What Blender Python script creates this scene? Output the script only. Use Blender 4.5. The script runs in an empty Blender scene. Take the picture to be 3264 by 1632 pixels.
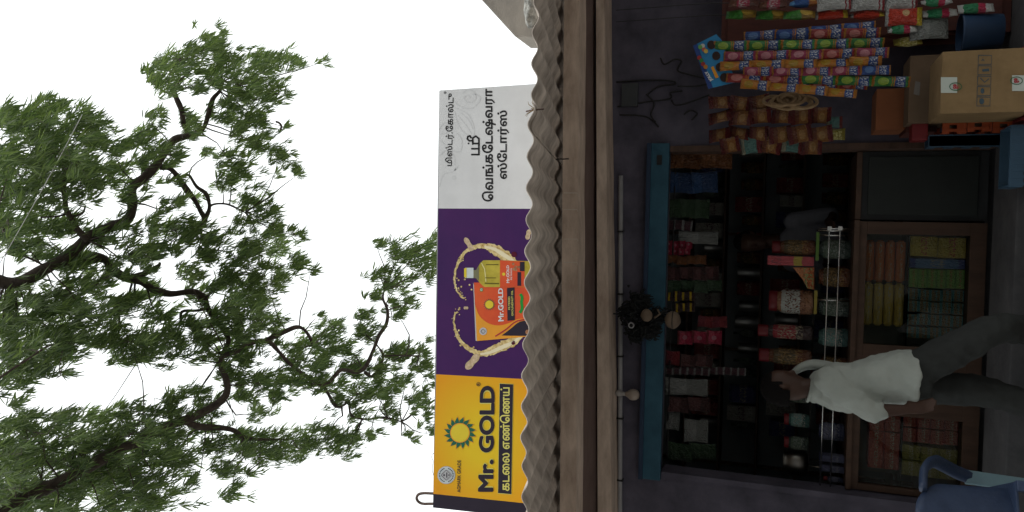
import bpy, bmesh, math, random
import numpy as np
from mathutils import Vector, Matrix, noise
from mathutils.geometry import interpolate_bezier
R = math.radians
SC = bpy.context.scene
COL = SC.collection
random.seed(7)

# ------------------------------------------------------------------ camera
# The phone was held on its side: picture left = world up, picture up = world right.
FPX = 2450.0
CAMP = Vector((0.0, 0.0, 1.5))
PITCH, YAW, ROLL = R(19.5), R(2.0), R(1.9)
CF = Vector((-math.sin(YAW) * math.cos(PITCH), math.cos(YAW) * math.cos(PITCH), math.sin(PITCH)))
_r0 = Vector((math.cos(YAW), math.sin(YAW), 0))
_u0 = _r0.cross(CF)
CR = _r0 * math.cos(ROLL) + _u0 * math.sin(ROLL)
CU = _u0 * math.cos(ROLL) - _r0 * math.sin(ROLL)
cam = bpy.data.cameras.new('camera')
cam.sensor_width = 36.0
cam.lens = 36.0 * FPX / 3264.0
cam.clip_start, cam.clip_end = 0.05, 3000
camo = bpy.data.objects.new('camera', cam)
COL.objects.link(camo)
ax, ay, az = -CU, CR, -CF
camo.matrix_world = Matrix(((ax.x, ay.x, az.x, CAMP.x), (ax.y, ay.y, az.y, CAMP.y), (ax.z, ay.z, az.z, CAMP.z), (0, 0, 0, 1)))
SC.camera = camo

# ------------------------------------------------------------------ world, sun, exposure
w = bpy.data.worlds.new('World')
SC.world = w
w.use_nodes = True
nt = w.node_tree
bg = nt.nodes['Background']
sky = nt.nodes.new('ShaderNodeTexSky')
sky.sky_type = 'NISHITA'
sky.sun_disc = False
sky.sun_elevation, sky.sun_rotation = R(62), R(150)
sky.dust_density = 4.0
mul = nt.nodes.new('ShaderNodeVectorMath'); mul.operation = 'SCALE'; mul.inputs['Scale'].default_value = 0.10
mixw = nt.nodes.new('ShaderNodeMixRGB'); mixw.inputs[0].default_value = 0.82
mixw.inputs[2].default_value = (1.32, 1.36, 1.34, 1)      # bright even cloud deck
nt.links.new(sky.outputs[0], mul.inputs[0])
nt.links.new(mul.outputs[0], mixw.inputs[1])
nt.links.new(mixw.outputs[0], bg.inputs[0])
bg.inputs[1].default_value = 1.0
sun = bpy.data.lights.new('sun', 'SUN')
sun.energy, sun.angle, sun.color = 0.7, R(25), (1.0, 0.96, 0.9)
suno = bpy.data.objects.new('sun', sun)
COL.objects.link(suno)
_sd = Vector((math.sin(R(150)) * math.cos(R(62)), math.cos(R(150)) * math.cos(R(62)), math.sin(R(62))))
suno.rotation_euler = _sd.to_track_quat('Z', 'Y').to_euler()
suno.location = _sd * 30
vs = SC.view_settings
vs.view_transform, vs.look, vs.exposure, vs.gamma = 'Standard', 'None', 0.42, 1.0
SC.cycles.max_bounces = 10
SC.cycles.transparent_max_bounces = 24

# ------------------------------------------------------------------ helpers
def ray(x, y):
    return CF + CR * ((816 - y) / FPX) - CU * ((x - 1632) / FPX)
def P(x, y, Y):
    d = ray(x, y)
    return CAMP + d * (Y / d.y)
def PX(x, y, Y):            # metres for one photograph pixel at that place
    d = ray(x, y)
    return (Y / d.y) / FPX
def srgb(r, g=None, b=None):
    if g is None: r, g, b = r
    f = lambda c: ((c / 255 + .055) / 1.055) ** 2.4 if c > 10 else c / 255 / 12.92
    return (f(r), f(g), f(b), 1)

MATS = {}
def mat(name, col, rough=.75, var=.12, scale=6.0, bump=0.0, metal=0.0, col2=None, spec=.4, coat=0.0, trans=0.0, stretch=None, bscale=None):
    if name in MATS: return MATS[name]
    m = bpy.data.materials.new(name); m.use_nodes = True
    n, l = m.node_tree.nodes, m.node_tree.links
    b = n['Principled BSDF']
    c = tuple(col[:3])
    c2 = tuple(col2[:3]) if col2 else tuple(min(1, v * (1 + var)) for v in c)
    c1 = c if col2 else tuple(v * (1 - var) for v in c)
    tc = n.new('ShaderNodeTexCoord')
    mp = n.new('ShaderNodeMapping')
    l.new(tc.outputs['Object'], mp.inputs[0])
    if stretch: mp.inputs['Scale'].default_value = stretch
    nz = n.new('ShaderNodeTexNoise'); nz.inputs['Scale'].default_value = scale; nz.inputs['Detail'].default_value = 6; nz.inputs['Roughness'].default_value = .65
    l.new(mp.outputs[0], nz.inputs['Vector'])
    rp = n.new('ShaderNodeValToRGB')
    rp.color_ramp.elements[0].position, rp.color_ramp.elements[1].position = .32, .68
    rp.color_ramp.elements[0].color, rp.color_ramp.elements[1].color = (*c1, 1), (*c2, 1)
    l.new(nz.outputs['Fac'], rp.inputs[0]); l.new(rp.outputs[0], b.inputs['Base Color'])
    b.inputs['Roughness'].default_value = rough
    b.inputs['Metallic'].default_value = metal
    b.inputs['Specular IOR Level'].default_value = spec
    b.inputs['Coat Weight'].default_value = coat
    b.inputs['Transmission Weight'].default_value = trans
    if bump:
        n2 = n.new('ShaderNodeTexNoise'); n2.inputs['Scale'].default_value = bscale or scale * 5; n2.inputs['Detail'].default_value = 5
        l.new(mp.outputs[0], n2.inputs['Vector'])
        bp = n.new('ShaderNodeBump'); bp.inputs['Strength'].default_value = bump; bp.inputs['Distance'].default_value = .01
        l.new(n2.outputs['Fac'], bp.inputs['Height']); l.new(bp.outputs[0], b.inputs['Normal'])
    MATS[name] = m
    return m

def mat_pack(name, zones, blob=None, scrib=None, rough=.32):
    """printed foil: colour zones from top to bottom, an oval picture, light lettering-like marks"""
    if name in MATS: return MATS[name]
    m = bpy.data.materials.new(name); m.use_nodes = True
    n, l = m.node_tree.nodes, m.node_tree.links
    b = n['Principled BSDF']; b.inputs['Roughness'].default_value = rough; b.inputs['Specular IOR Level'].default_value = .6
    tc = n.new('ShaderNodeTexCoord'); sx = n.new('ShaderNodeSeparateXYZ'); l.new(tc.outputs['Generated'], sx.inputs[0])
    nz = n.new('ShaderNodeTexNoise'); nz.inputs['Scale'].default_value = 5; l.new(tc.outputs['Generated'], nz.inputs['Vector'])
    ad = n.new('ShaderNodeMath'); ad.operation = 'MULTIPLY_ADD'; ad.inputs[1].default_value = .10; l.new(nz.outputs['Fac'], ad.inputs[0]); l.new(sx.outputs['Z'], ad.inputs[2])
    sb = n.new('ShaderNodeMath'); sb.operation = 'SUBTRACT'; sb.inputs[1].default_value = .05; l.new(ad.outputs[0], sb.inputs[0])
    rp = n.new('ShaderNodeValToRGB'); rp.color_ramp.interpolation = 'CONSTANT'
    els = rp.color_ramp.elements
    for i, (p, c) in enumerate(zones):
        e = els[i] if i < 2 else els.new(p)
        e.position = p; e.color = (*c[:3], 1)
    l.new(sb.outputs[0], rp.inputs[0])
    out = rp.outputs[0]
    if blob:
        cx, cz, rx, rz, c = blob
        mx = n.new('ShaderNodeVectorMath'); mx.operation = 'SUBTRACT'; mx.inputs[1].default_value = (cx, .5, cz); l.new(tc.outputs['Generated'], mx.inputs[0])
        dv = n.new('ShaderNodeVectorMath'); dv.operation = 'MULTIPLY'; dv.inputs[1].default_value = (1 / rx, 0, 1 / rz); l.new(mx.outputs[0], dv.inputs[0])
        ln = n.new('ShaderNodeVectorMath'); ln.operation = 'LENGTH'; l.new(dv.outputs[0], ln.inputs[0])
        lt = n.new('ShaderNodeMath'); lt.operation = 'LESS_THAN'; lt.inputs[1].default_value = 1; l.new(ln.outputs['Value'], lt.inputs[0])
        mm = n.new('ShaderNodeMixRGB'); l.new(lt.outputs[0], mm.inputs[0]); l.new(out, mm.inputs[1]); mm.inputs[2].default_value = (*c[:3], 1); out = mm.outputs[0]
    if scrib:
        z0, z1, c, sc = scrib
        n3 = n.new('ShaderNodeTexNoise'); n3.inputs['Scale'].default_value = sc; n3.inputs['Detail'].default_value = 1; l.new(tc.outputs['Generated'], n3.inputs['Vector'])
        g = n.new('ShaderNodeMath'); g.operation = 'GREATER_THAN'; g.inputs[1].default_value = .54; l.new(n3.outputs['Fac'], g.inputs[0])
        a = n.new('ShaderNodeMath'); a.operation = 'GREATER_THAN'; a.inputs[1].default_value = z0; l.new(sx.outputs['Z'], a.inputs[0])
        c2 = n.new('ShaderNodeMath'); c2.operation = 'LESS_THAN'; c2.inputs[1].default_value = z1; l.new(sx.outputs['Z'], c2.inputs[0])
        p1 = n.new('ShaderNodeMath'); p1.operation = 'MULTIPLY'; l.new(a.outputs[0], p1.inputs[0]); l.new(c2.outputs[0], p1.inputs[1])
        p2 = n.new('ShaderNodeMath'); p2.operation = 'MULTIPLY'; l.new(p1.outputs[0], p2.inputs[0]); l.new(g.outputs[0], p2.inputs[1])
        mm = n.new('ShaderNodeMixRGB'); l.new(p2.outputs[0], mm.inputs[0]); l.new(out, mm.inputs[1]); mm.inputs[2].default_value = (*c[:3], 1); out = mm.outputs[0]
    l.new(out, b.inputs['Base Color'])
    nb = n.new('ShaderNodeTexNoise'); nb.inputs['Scale'].default_value = 9; nb.inputs['Detail'].default_value = 3; nb.inputs['Distortion'].default_value = .6; l.new(tc.outputs['Generated'], nb.inputs['Vector'])
    bp = n.new('ShaderNodeBump'); bp.inputs['Strength'].default_value = .8; bp.inputs['Distance'].default_value = .05; l.new(nb.outputs['Fac'], bp.inputs['Height']); l.new(bp.outputs[0], b.inputs['Normal'])
    MATS[name] = m
    return m

ORG = {}
def tag(o, label=None, cat=None, group=None, kind=None):
    if label: o['label'] = label
    if cat: o['category'] = cat
    if group: o['group'] = group
    if kind: o['kind'] = kind
    return o
def thing(name, loc, label, cat, group=None):
    o = bpy.data.objects.new(name, None); COL.objects.link(o)
    o.location = loc; o.empty_display_size = .1
    ORG[o] = Vector(loc)
    return tag(o, label, cat, group)

class MB:
    def __init__(s): s.v, s.f = [], []
    def add(s, vs, fs):
        k = len(s.v); s.v += [tuple(v) for v in vs]; s.f += [tuple(i + k for i in f) for f in fs]; return s
    def hexa(s, p):          # 8 points: bottom 4 ccw, top 4 ccw
        return s.add(p, [(3, 2, 1, 0), (4, 5, 6, 7), (0, 1, 5, 4), (1, 2, 6, 5), (2, 3, 7, 6), (3, 0, 4, 7)])
    def box(s, a, b):
        x0, y0, z0 = a; x1, y1, z1 = b
        return s.hexa([(x0, y0, z0), (x1, y0, z0), (x1, y1, z0), (x0, y1, z0), (x0, y0, z1), (x1, y0, z1), (x1, y1, z1), (x0, y1, z1)])
    def tube(s, pts, rad, n=8, cap=True, sq=1.0):
        pts = [Vector(p) for p in pts]
        if not hasattr(rad, '__len__'): rad = [rad] * len(pts)
        k = len(s.v); prev = None
        for i, p in enumerate(pts):
            t = (pts[min(i + 1, len(pts) - 1)] - pts[max(i - 1, 0)]).normalized()
            if prev is None:
                a = Vector((0, 0, 1)) if abs(t.z) < .9 else Vector((1, 0, 0))
                prev = t.cross(a).normalized()
            e1 = (prev - t * prev.dot(t)).normalized(); e2 = t.cross(e1); prev = e1
            for j in range(n):
                an = 2 * math.pi * j / n
                s.v.append(tuple(p + (e1 * math.cos(an) + e2 * math.sin(an) * sq) * rad[i]))
        for i in range(len(pts) - 1):
            for j in range(n):
                s.f.append((k + i * n + j, k + i * n + (j + 1) % n, k + (i + 1) * n + (j + 1) % n, k + (i + 1) * n + j))
        if cap:
            s.f.append(tuple(k + j for j in range(n - 1, -1, -1)))
            s.f.append(tuple(k + (len(pts) - 1) * n + j for j in range(n)))
        return s
    def lathe(s, prof, c, n=20, axis=2):       # profile (r,z) bottom to top about c
        k = len(s.v); c = Vector(c)
        for r, z in prof:
            for j in range(n):
                a = 2 * math.pi * j / n
                s.v.append(tuple(c + Vector((r * math.cos(a), r * math.sin(a), z))))
        m = len(prof)
        for i in range(m - 1):
            for j in range(n):
                s.f.append((k + i * n + j, k + i * n + (j + 1) % n, k + (i + 1) * n + (j + 1) % n, k + (i + 1) * n + j))
        s.f.append(tuple(k + j for j in range(n - 1, -1, -1)))
        s.f.append(tuple(k + (m - 1) * n + j for j in range(n)))
        return s
    def prism(s, poly, d):       # poly: list of points, d: extrusion vector
        k = len(s.v); n = len(poly); d = Vector(d)
        s.v += [tuple(p) for p in poly] + [tuple(Vector(p) + d) for p in poly]
        s.f.append(tuple(k + i for i in range(n))); s.f.append(tuple(k + n + i for i in range(n - 1, -1, -1)))
        for i in range(n):
            s.f.append((k + i, k + n + i, k + n + (i + 1) % n, k + (i + 1) % n))
        return s
    def build(s, name, m, parent=None, smooth=False, bevel=0, fix=True):
        off = ORG[parent] if parent else Vector()
        me = bpy.data.meshes.new(name)
        me.from_pydata([tuple(Vector(v) - off) for v in s.v], [], s.f)
        if fix or bevel:
            b = bmesh.new(); b.from_mesh(me)
            if fix: bmesh.ops.recalc_face_normals(b, faces=b.faces)
            if bevel: bmesh.ops.bevel(b, geom=[e for e in b.edges if len(e.link_faces) == 2 and e.calc_face_angle(0) > .6], offset=bevel, segments=2, affect='EDGES', profile=.7)
            b.to_mesh(me); b.free()
        if smooth:
            me.polygons.foreach_set('use_smooth', [True] * len(me.polygons))
        me.materials.append(m)
        o = bpy.data.objects.new(name, me); COL.objects.link(o)
        if parent: o.parent = parent
        ORG[o] = off
        return o
def rb(a, b, rz=0, tilt=0, c=None):
    """box corners a..b turned by rz about its centre (and leaning by tilt)"""
    m = MB(); m.box(a, b)
    cc = c or Vector(((a[0] + b[0]) / 2, (a[1] + b[1]) / 2, a[2]))
    M = Matrix.Translation(cc) @ Matrix.Rotation(rz, 4, 'Z') @ Matrix.Rotation(tilt, 4, 'Y') @ Matrix.Translation(-Vector(cc))
    m.v = [tuple(M @ Vector(v)) for v in m.v]
    return m
def clone(o, loc=None, parent=None, data=True):
    c = o.copy(); COL.objects.link(c)
    if parent is not None: c.parent = parent
    if loc is not None: c.location = loc
    for ch in o.children: clone(ch, parent=c)
    return c

# ---- raster lettering: glyph outlines -> filled runs (non-zero winding), optional bolding
def text_mask(s, H=72, bold=0):
    c = bpy.data.curves.new('txt', 'FONT'); c.body = s; c.size = 1
    o = bpy.data.objects.new('txt', c); COL.objects.link(o)
    dg = bpy.context.evaluated_depsgraph_get()
    cu = o.to_curve(dg)
    polys = []
    for sp in cu.splines:
        bp = sp.bezier_points; pts = []
        for i in range(len(bp)):
            a, b = bp[i], bp[(i + 1) % len(bp)]
            pts += [(p.x, p.y) for p in interpolate_bezier(a.co, a.handle_right, b.handle_left, b.co, 7)[:-1]]
        if len(pts) > 2: polys.append(np.array(pts))
    o.to_curve_clear(); bpy.data.objects.remove(o); bpy.data.curves.remove(c)
    return poly_mask(polys, H, bold)
def poly_mask(polys, H, bold=0):
    al = np.vstack(polys); mn, mx = al.min(0), al.max(0)
    sc = H / (mx[1] - mn[1]); W = int((mx[0] - mn[0]) * sc) + 1
    pad = bold + 1
    M = np.zeros((H + 2 * pad, W + 2 * pad), bool)
    for r in range(H):
        yy = mx[1] - (r + .5) / sc
        ev = []
        for p in polys:
            q = np.roll(p, -1, 0)
            up = (p[:, 1] <= yy) & (q[:, 1] > yy); dn = (p[:, 1] > yy) & (q[:, 1] <= yy)
            for k in np.nonzero(up | dn)[0]:
                t = (yy - p[k, 1]) / (q[k, 1] - p[k, 1])
                ev.append(((p[k, 0] + t * (q[k, 0] - p[k, 0]) - mn[0]) * sc, 1 if up[k] else -1))
        ev.sort(); wn = 0
        for i in range(len(ev) - 1):
            wn += ev[i][1]
            if wn: M[r + pad, pad + int(round(ev[i][0])):pad + int(round(ev[i + 1][0]))] = True
    if bold:
        S = M.copy()
        for dy in range(-bold, bold + 1):
            for dx in range(-bold, bold + 1):
                if dx * dx + dy * dy <= bold * bold + .5 and (dx or dy):
                    S |= np.roll(np.roll(M, dy, 0), dx, 1)
        M = S
    return M
def stroke_mask(strokes, W, H, wd):
    yy, xx = np.mgrid[0:H, 0:W]
    M = np.zeros((H, W), bool)
    for st in strokes:
        for (x0, y0), (x1, y1) in zip(st, st[1:] if len(st) > 1 else st):
            dx, dy = x1 - x0, y1 - y0; L = dx * dx + dy * dy
            t = np.clip(((xx - x0) * dx + (yy - y0) * dy) / L, 0, 1) if L else 0
            M |= (xx - x0 - t * dx) ** 2 + (yy - y0 - t * dy) ** 2 < wd * wd / 4
    return M
def mask_mesh(mb, M, tl, tr, bl, br, Y):
    """tl.. are photograph positions of the lettering's corners on the plane y=Y"""
    A, B, C_, D = (np.array(P(*q, Y)) for q in (tl, tr, bl, br))
    H, W = M.shape
    f = lambda i, j: A * (1 - i) * (1 - j) + B * (1 - i) * j + C_ * i * (1 - j) + D * i * j
    for r in range(H):
        d = np.diff(np.concatenate(([0], M[r].astype(int), [0])))
        for a, b in zip(np.nonzero(d == 1)[0], np.nonzero(d == -1)[0]):
            k = len(mb.v)
            mb.v += [tuple(f(r / H, a / W)), tuple(f((r + 1) / H, a / W)), tuple(f((r + 1) / H, b / W)), tuple(f(r / H, b / W))]
            mb.f.append((k, k + 1, k + 2, k + 3))
    return mb
def flat(mb, pts, Y):          # polygon given in photograph positions, on plane y=Y
    k = len(mb.v); mb.v += [tuple(P(x, y, Y)) for x, y in pts]; mb.f.append(tuple(range(k, k + len(pts)))); return mb
def disc(mb, c, r, Y, n=28, r2=None):
    return flat(mb, [(c[0] + r * math.cos(2 * math.pi * i / n), c[1] + (r2 or r) * math.sin(2 * math.pi * i / n)) for i in range(n)], Y)
def ribbon(mb, pts, wd, Y):
    if not hasattr(wd, '__len__'): wd = [wd] * len(pts)
    L = []
    for i, p in enumerate(pts):
        a, b = pts[max(i - 1, 0)], pts[min(i + 1, len(pts) - 1)]
        dx, dy = b[0] - a[0], b[1] - a[1]; q = math.hypot(dx, dy) or 1
        L.append(((p[0] - dy / q * wd[i] / 2, p[1] + dx / q * wd[i] / 2), (p[0] + dy / q * wd[i] / 2, p[1] - dx / q * wd[i] / 2)))
    k = len(mb.v)
    for a, b in L: mb.v += [tuple(P(*a, Y)), tuple(P(*b, Y))]
    for i in range(len(L) - 1): mb.f.append((k + 2 * i, k + 2 * i + 1, k + 2 * i + 3, k + 2 * i + 2))
    return mb
def smooth_line(pts, n=6):     # Catmull-Rom through tuples of any length
    o = []
    for i in range(len(pts) - 1):
        p0, p1, p2, p3 = pts[max(i - 1, 0)], pts[i], pts[i + 1], pts[min(i + 2, len(pts) - 1)]
        for k in range(n):
            t = k / n
            o.append(tuple(.5 * (2 * b + (c - a) * t + (2 * a - 5 * b + 4 * c - d) * t * t + (3 * b - a - 3 * c + d) * t ** 3) for a, b, c, d in zip(p0, p1, p2, p3)))
    o.append(tuple(pts[-1])); return o

# ------------------------------------------------------------------ shared surfaces
M_conc = mat('weathered_concrete', (.20, .185, .165), .9, scale=3, col2=(.34, .31, .27), bump=.35, bscale=40, stretch=(1, 1, 2.2))
M_concL = mat('bare_concrete_beam', (.40, .305, .24), .9, scale=3.4, col2=(.72, .585, .48), bump=.3, bscale=60, stretch=(1, 3, 3))
M_asb = mat('asbestos_cement', (.30, .26, .225), .92, scale=5.5, col2=(.70, .62, .545), bump=.25, bscale=50)
M_purple = mat('purple_limewash', (.050, .047, .066), .9, scale=3.0, col2=(.125, .116, .156), bump=.12, bscale=30)
M_blue = mat('blue_enamel', (.018, .07, .11), .55, scale=7, col2=(.036, .115, .17), spec=.3, bump=.15)
M_dwood = mat('dark_wood', (.06, .035, .025), .7, scale=3, col2=(.12, .07, .05), stretch=(1, 6, 6), bump=.15)
M_steel = mat('polished_steel', (.62, .62, .60), .25, metal=1.0, var=.05)
M_dark = mat('near_black_grey', (.03, .033, .035), .95, scale=2, col2=(.055, .058, .06))  # very dark grey for window fills, wall top and cabinet carcass
M_grey = mat('grey_plastic_pipe', (.30, .30, .31), .6, scale=4, var=.15)
M_black = mat('black_rubber', (.015, .015, .016), .6, scale=20)
M_earth = mat('dusty_ground', (.25, .235, .22), .95, scale=.8, col2=(.36, .34, .32), bump=.5, bscale=20)
M_step = mat('cement_step', (.07, .07, .075), .9, scale=4, col2=(.13, .13, .135), bump=.3, bscale=40)

# ------------------------------------------------------------------ ground
g = MB()
N = 24
for i in range(N + 1):
    for j in range(N + 1):
        a, b = (i / N * 2 - 1), (j / N * 2 - 1)
        x, y = 400 * a * abs(a) ** 2, 400 * b * abs(b) ** 2 + 2
        g.v.append((x, y, noise.noise((x * .3, y * .3, 0)) * .02 * (1 if abs(x) < 30 else 0)))
for i in range(N):
    for j in range(N):
        k = i * (N + 1) + j; g.f.append((k, k + N + 1, k + N + 2, k + 1))
tag(g.build('ground', M_earth, smooth=True), kind='structure')

# ------------------------------------------------------------------ unseen house behind the camera, added to keep low sky light off the shop
oh = thing('sky_blocking_house', (0, -4.2, 0), 'unseen plain three-storey house added across the lane to block low sky light from the shop', 'house')
M_ohw = mat('dull_plaster', (.17, .17, .17), .9, scale=1.2, col2=(.23, .23, .225), bump=.2)
m = MB(); m.box((-16, -9, 0), (16, -4.2, 10.4)); m.build('wall', M_ohw, oh)
m = MB(); m.box((-16.2, -9.2, 10.402), (16.2, -3.9, 10.55)); m.build('roof_slab', M_conc, oh)
for fx in range(-14, 15, 4):
    for fz in (1.0, 4.0, 7.0):
        wn = MB(); wn.box((fx - .5, -4.21, fz), (fx + .5, -4.19, fz + 1.2)); wn = wn.build('window', M_dark, oh)
        ws = MB(); ws.box((fx - .6, -4.19, fz - .08), (fx + .6, -4.05, fz - .002)); ws.build('sill', M_conc, wn)
    if fx in (-6, 6): d_ = MB(); d_.box((fx + 1.4, -4.22, 0), (fx + 2.3, -4.18, 2.1)); d_.build('door', M_dwood, oh)

# ------------------------------------------------------------------ shop building
WY = 5.7                       # front face of the shop wall
FZ = .25                       # floor level of the shop
xL, xR = P(2300, 1538, WY).x, P(2300, 469, WY).x     # door opening
zT = P(2118, 800, WY).z
shop = thing('shop_building', (0, WY, 0), 'small purple-walled roadside shop with a grey corrugated roof and open dark front', 'shop')
m = MB()
m.box((-3.4, WY, 0), (xL, WY + .2, 2.95)); m.box((xR, WY, 0), (4.2, WY + .2, 2.95)); m.box((xL, WY, zT), (xR, WY + .2, 2.95))
wall = m.build('wall', M_purple, shop)
M_inn = mat('inner_limewash', (.20, .23, .24), .9, scale=2, col2=(.28, .31, .32))
m = MB(); m.box((-3.4, WY + .2, 0), (-3.2, 8.6, 2.95)); m.box((4.0, WY + .2, 0), (4.2, 8.6, 2.95)); m.box((-3.2, 8.4, 0), (4.0, 8.6, 2.95))
m.build('side_wall', M_inn, shop)
m = MB(); m.box((-3.2, WY + .2, 2.75), (4.0, 8.4, 2.82)); m.build('ceiling', M_inn, shop)
m = MB(); m.box((-3.2, WY + .2, 0), (4.0, 8.4, FZ)); m.build('floor', M_step, shop)
yS0, yS1 = 5.16, WY
m = MB(); m.box((-3.4, yS0, 0), (4.2, yS1, FZ - .004)); m.build('front_step', M_step, shop, bevel=.012)
m = MB(); m.box((-3.4, yS0 - .32, 0), (1.1, yS0 - .002, .11)); m.build('lower_step', M_step, shop, bevel=.012)
# blue frame of the opening
fz0, fz1 = P(2124, 800, WY - .05).z, P(2055, 800, WY - .05).z
m = MB(); m.box((xL - .03, WY - .05, fz0), (xR + .03, WY - .002, fz1 - .012)); fr = m.build('door_lintel', M_blue, shop, bevel=.004)
m = MB(); m.box((xL - .03, WY - .075, fz1 - .03), (xR + .03, WY - .052, fz1)); m.build('lintel_lip', mat('navy_enamel', (.015, .035, .075), .5), fr, bevel=.003)
lx = P(2095, 510, WY - .06).x
m = MB(); m.box((lx - .035, WY - .062, fz0 + .05), (lx + .035, WY - .0505, fz0 + .085)); m.build('lock_plate', M_black, fr)
m = MB(); m.box((xL - .012, WY - .02, FZ), (xL + .03, WY + .18, fz0 - .002)); m.build('door_jamb', M_purple, shop)
m = MB(); m.box((xR - .03, WY - .02, FZ), (xR + .012, WY + .18, fz0 - .002)); m.build('door_jamb', M_dwood, shop)
# concrete beams under the eaves
def slant(name, pl, pr, Y0, Y1, mt, bev=.006):
    """beam given by (top x, bottom x) photograph rows at its left and right end on plane Y0"""
    a0, a1 = P(pl[0], 1600, Y0), P(pl[1], 1600, Y0); b0, b1 = P(pr[0], 20, Y0), P(pr[1], 20, Y0)
    def ext(p, q, x): t = (x - p.x) / (q.x - p.x); return p.z + (q.z - p.z) * t
    X0, X1 = -3.3, 4.1
    zt0, zt1, zb0, zb1 = ext(a0, b0, X0), ext(a0, b0, X1), ext(a1, b1, X0), ext(a1, b1, X1)
    m = MB(); n = 40; top, bot = [], []
    for i in range(n + 1):
        t = i / n; x = X0 + (X1 - X0) * t
        zb = zb0 + (zb1 - zb0) * t + .006 * noise.noise((x * 2.3, Y0, 0)) + .003 * noise.noise((x * 9, Y0, 1)); zt = zt0 + (zt1 - zt0) * t
        for (yy, z) in ((Y0 + .003 * noise.noise((x * 5, 3, Y0)), zb), (Y1, zb), (Y1, zt), (Y0 + .003 * noise.noise((x * 5, 3, Y0)), zt)): m.v.append((x, yy, z))
    for i in range(n):
        for j in range(4): k = i * 4; m.f.append((k + j, k + (j + 1) % 4, k + 4 + (j + 1) % 4, k + 4 + j))
    m.f += [(3, 2, 1, 0), tuple(n * 4 + j for j in range(4))]
    return m.build(name, mt, shop, bevel=0)
bA = slant('front_beam', (1785, 1837), (1798, 1845), 4.68, 4.855, M_concL)
bC = slant('rear_beam', (1905, 1948), (1900, 1926), 5.45, WY - .004, M_concL)
bB = slant('dark_plank', (1850, 1900), (1850, 1890), 5.50, 5.56, mat('old_plank', (.15, .10, .09), .8, scale=3, col2=(.22, .16, .14), stretch=(1, 6, 6)))
m = MB(); m.box((-3.4, WY, 2.952), (4.2, WY + .2, 3.06)); m.build('wall_top', M_dark, shop)
for xc in (-3.2, 4.0):        # posts that carry the front beam, outside the picture
    m = MB(); m.box((xc - .1, 4.68, 0), (xc + .1, 4.85, 2.66)); m.build('post', M_conc, shop, bevel=.01)
for yy in (615, 668, 762, 836):
    m = MB(); ribbon(m, [(1797, yy), (1840, yy), (1842, yy + 7)], 2.2, 4.674); m.build('mortar_line', mat('pale_mortar', (.62, .57, .50), .9), bA, fix=False)
# conduit pipe under the rear beam
pa, pb = P(1976, 1660, WY - .03), P(1979, 560, WY - .03)
m = MB(); m.tube([pa - Vector((.6, 0, 0)), pa, pb], .017, 10); pipe = m.build('conduit_pipe', M_grey, shop, smooth=True)
for t in (.12, .3, .48, .66, .84):
    q = pa.lerp(pb, t); m = MB(); m.box((q.x - .006, q.y - .022, q.z - .024), (q.x + .006, q.y + .026, q.z + .024)); m.build('pipe_clip', M_black, pipe)

# roof of corrugated sheets, each sheet a piece
EY, EZ, SL, PIT, AMP = 3.40, P(1689, 816, 3.40).z, .160, .146, .0155
_za, _zb = P(1784, 1600, 4.68), P(1797, 20, 4.68)
def slope_at(x):         # sheets rest on the front beam, which is not quite level
    return (_za.z + (_zb.z - _za.z) * (x - _za.x) / (_zb.x - _za.x) + AMP + .0065 + .012 - EZ) / (4.68 - EY)
xc0 = P(1682, 700, EY).x
roof = bpy.data.objects.new('roof', None); COL.objects.link(roof); roof.parent = shop; ORG[roof] = ORG[shop]
seams = [-3.6, -2.35, P(1692, 1446, EY).x, P(1690, 412, EY).x, 1.75, 2.85, 4.4]
for i in range(len(seams) - 1):
    x0, x1 = seams[i] - .02, seams[i + 1] + .12
    dz = (.000, .007, .014, .000, .008, .000)[i]; dy = (.0, .02, .0, .035, -.01, .0)[i]; rot = (0, .002, -.004, .006, 0, 0)[i]
    n = int((x1 - x0) / PIT * 14); ny = 10; th = .0065
    m = MB()
    for s in (0, 1):
        for a in range(n + 1):
            x = x0 + (x1 - x0) * a / n
            for b in range(ny + 1):
                y = EY + dy + rot * (x - x0) * 4 + (8.75 - EY) * b / ny
                chip = .014 * max(0, noise.noise((x * 7, i, 2.)) - .25) if b == 0 else 0
                z = EZ + slope_at(x) * (y - EY) + AMP * math.cos(2 * math.pi * (x - xc0) / PIT) + dz + .012 * noise.noise((x * .9, y * .8, 4.)) + .005 * noise.noise((x * 4.1, y * 1.1, i * 3.)) + rot * (x - x0) - s * th
                m.v.append((x, y + chip, z))
    K = (n + 1) * (ny + 1)
    for a in range(n):
        for b in range(ny):
            q = a * (ny + 1) + b; m.f.append((q, q + ny + 1, q + ny + 2, q + 1)); m.f.append((K + q, K + q + 1, K + q + ny + 2, K + q + ny + 1))
        q = a * (ny + 1); m.f.append((q, K + q, K + q + ny + 1, q + ny + 1)); q += ny; m.f.append((q, q + ny + 1, K + q + ny + 1, K + q))
    for b in range(ny):
        m.f.append((b, b + 1, K + b + 1, K + b)); q = n * (ny + 1) + b; m.f.append((q, K + q, K + q + 1, q + 1))
    m.build('roof_sheet', M_asb, roof, smooth=True)
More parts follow.
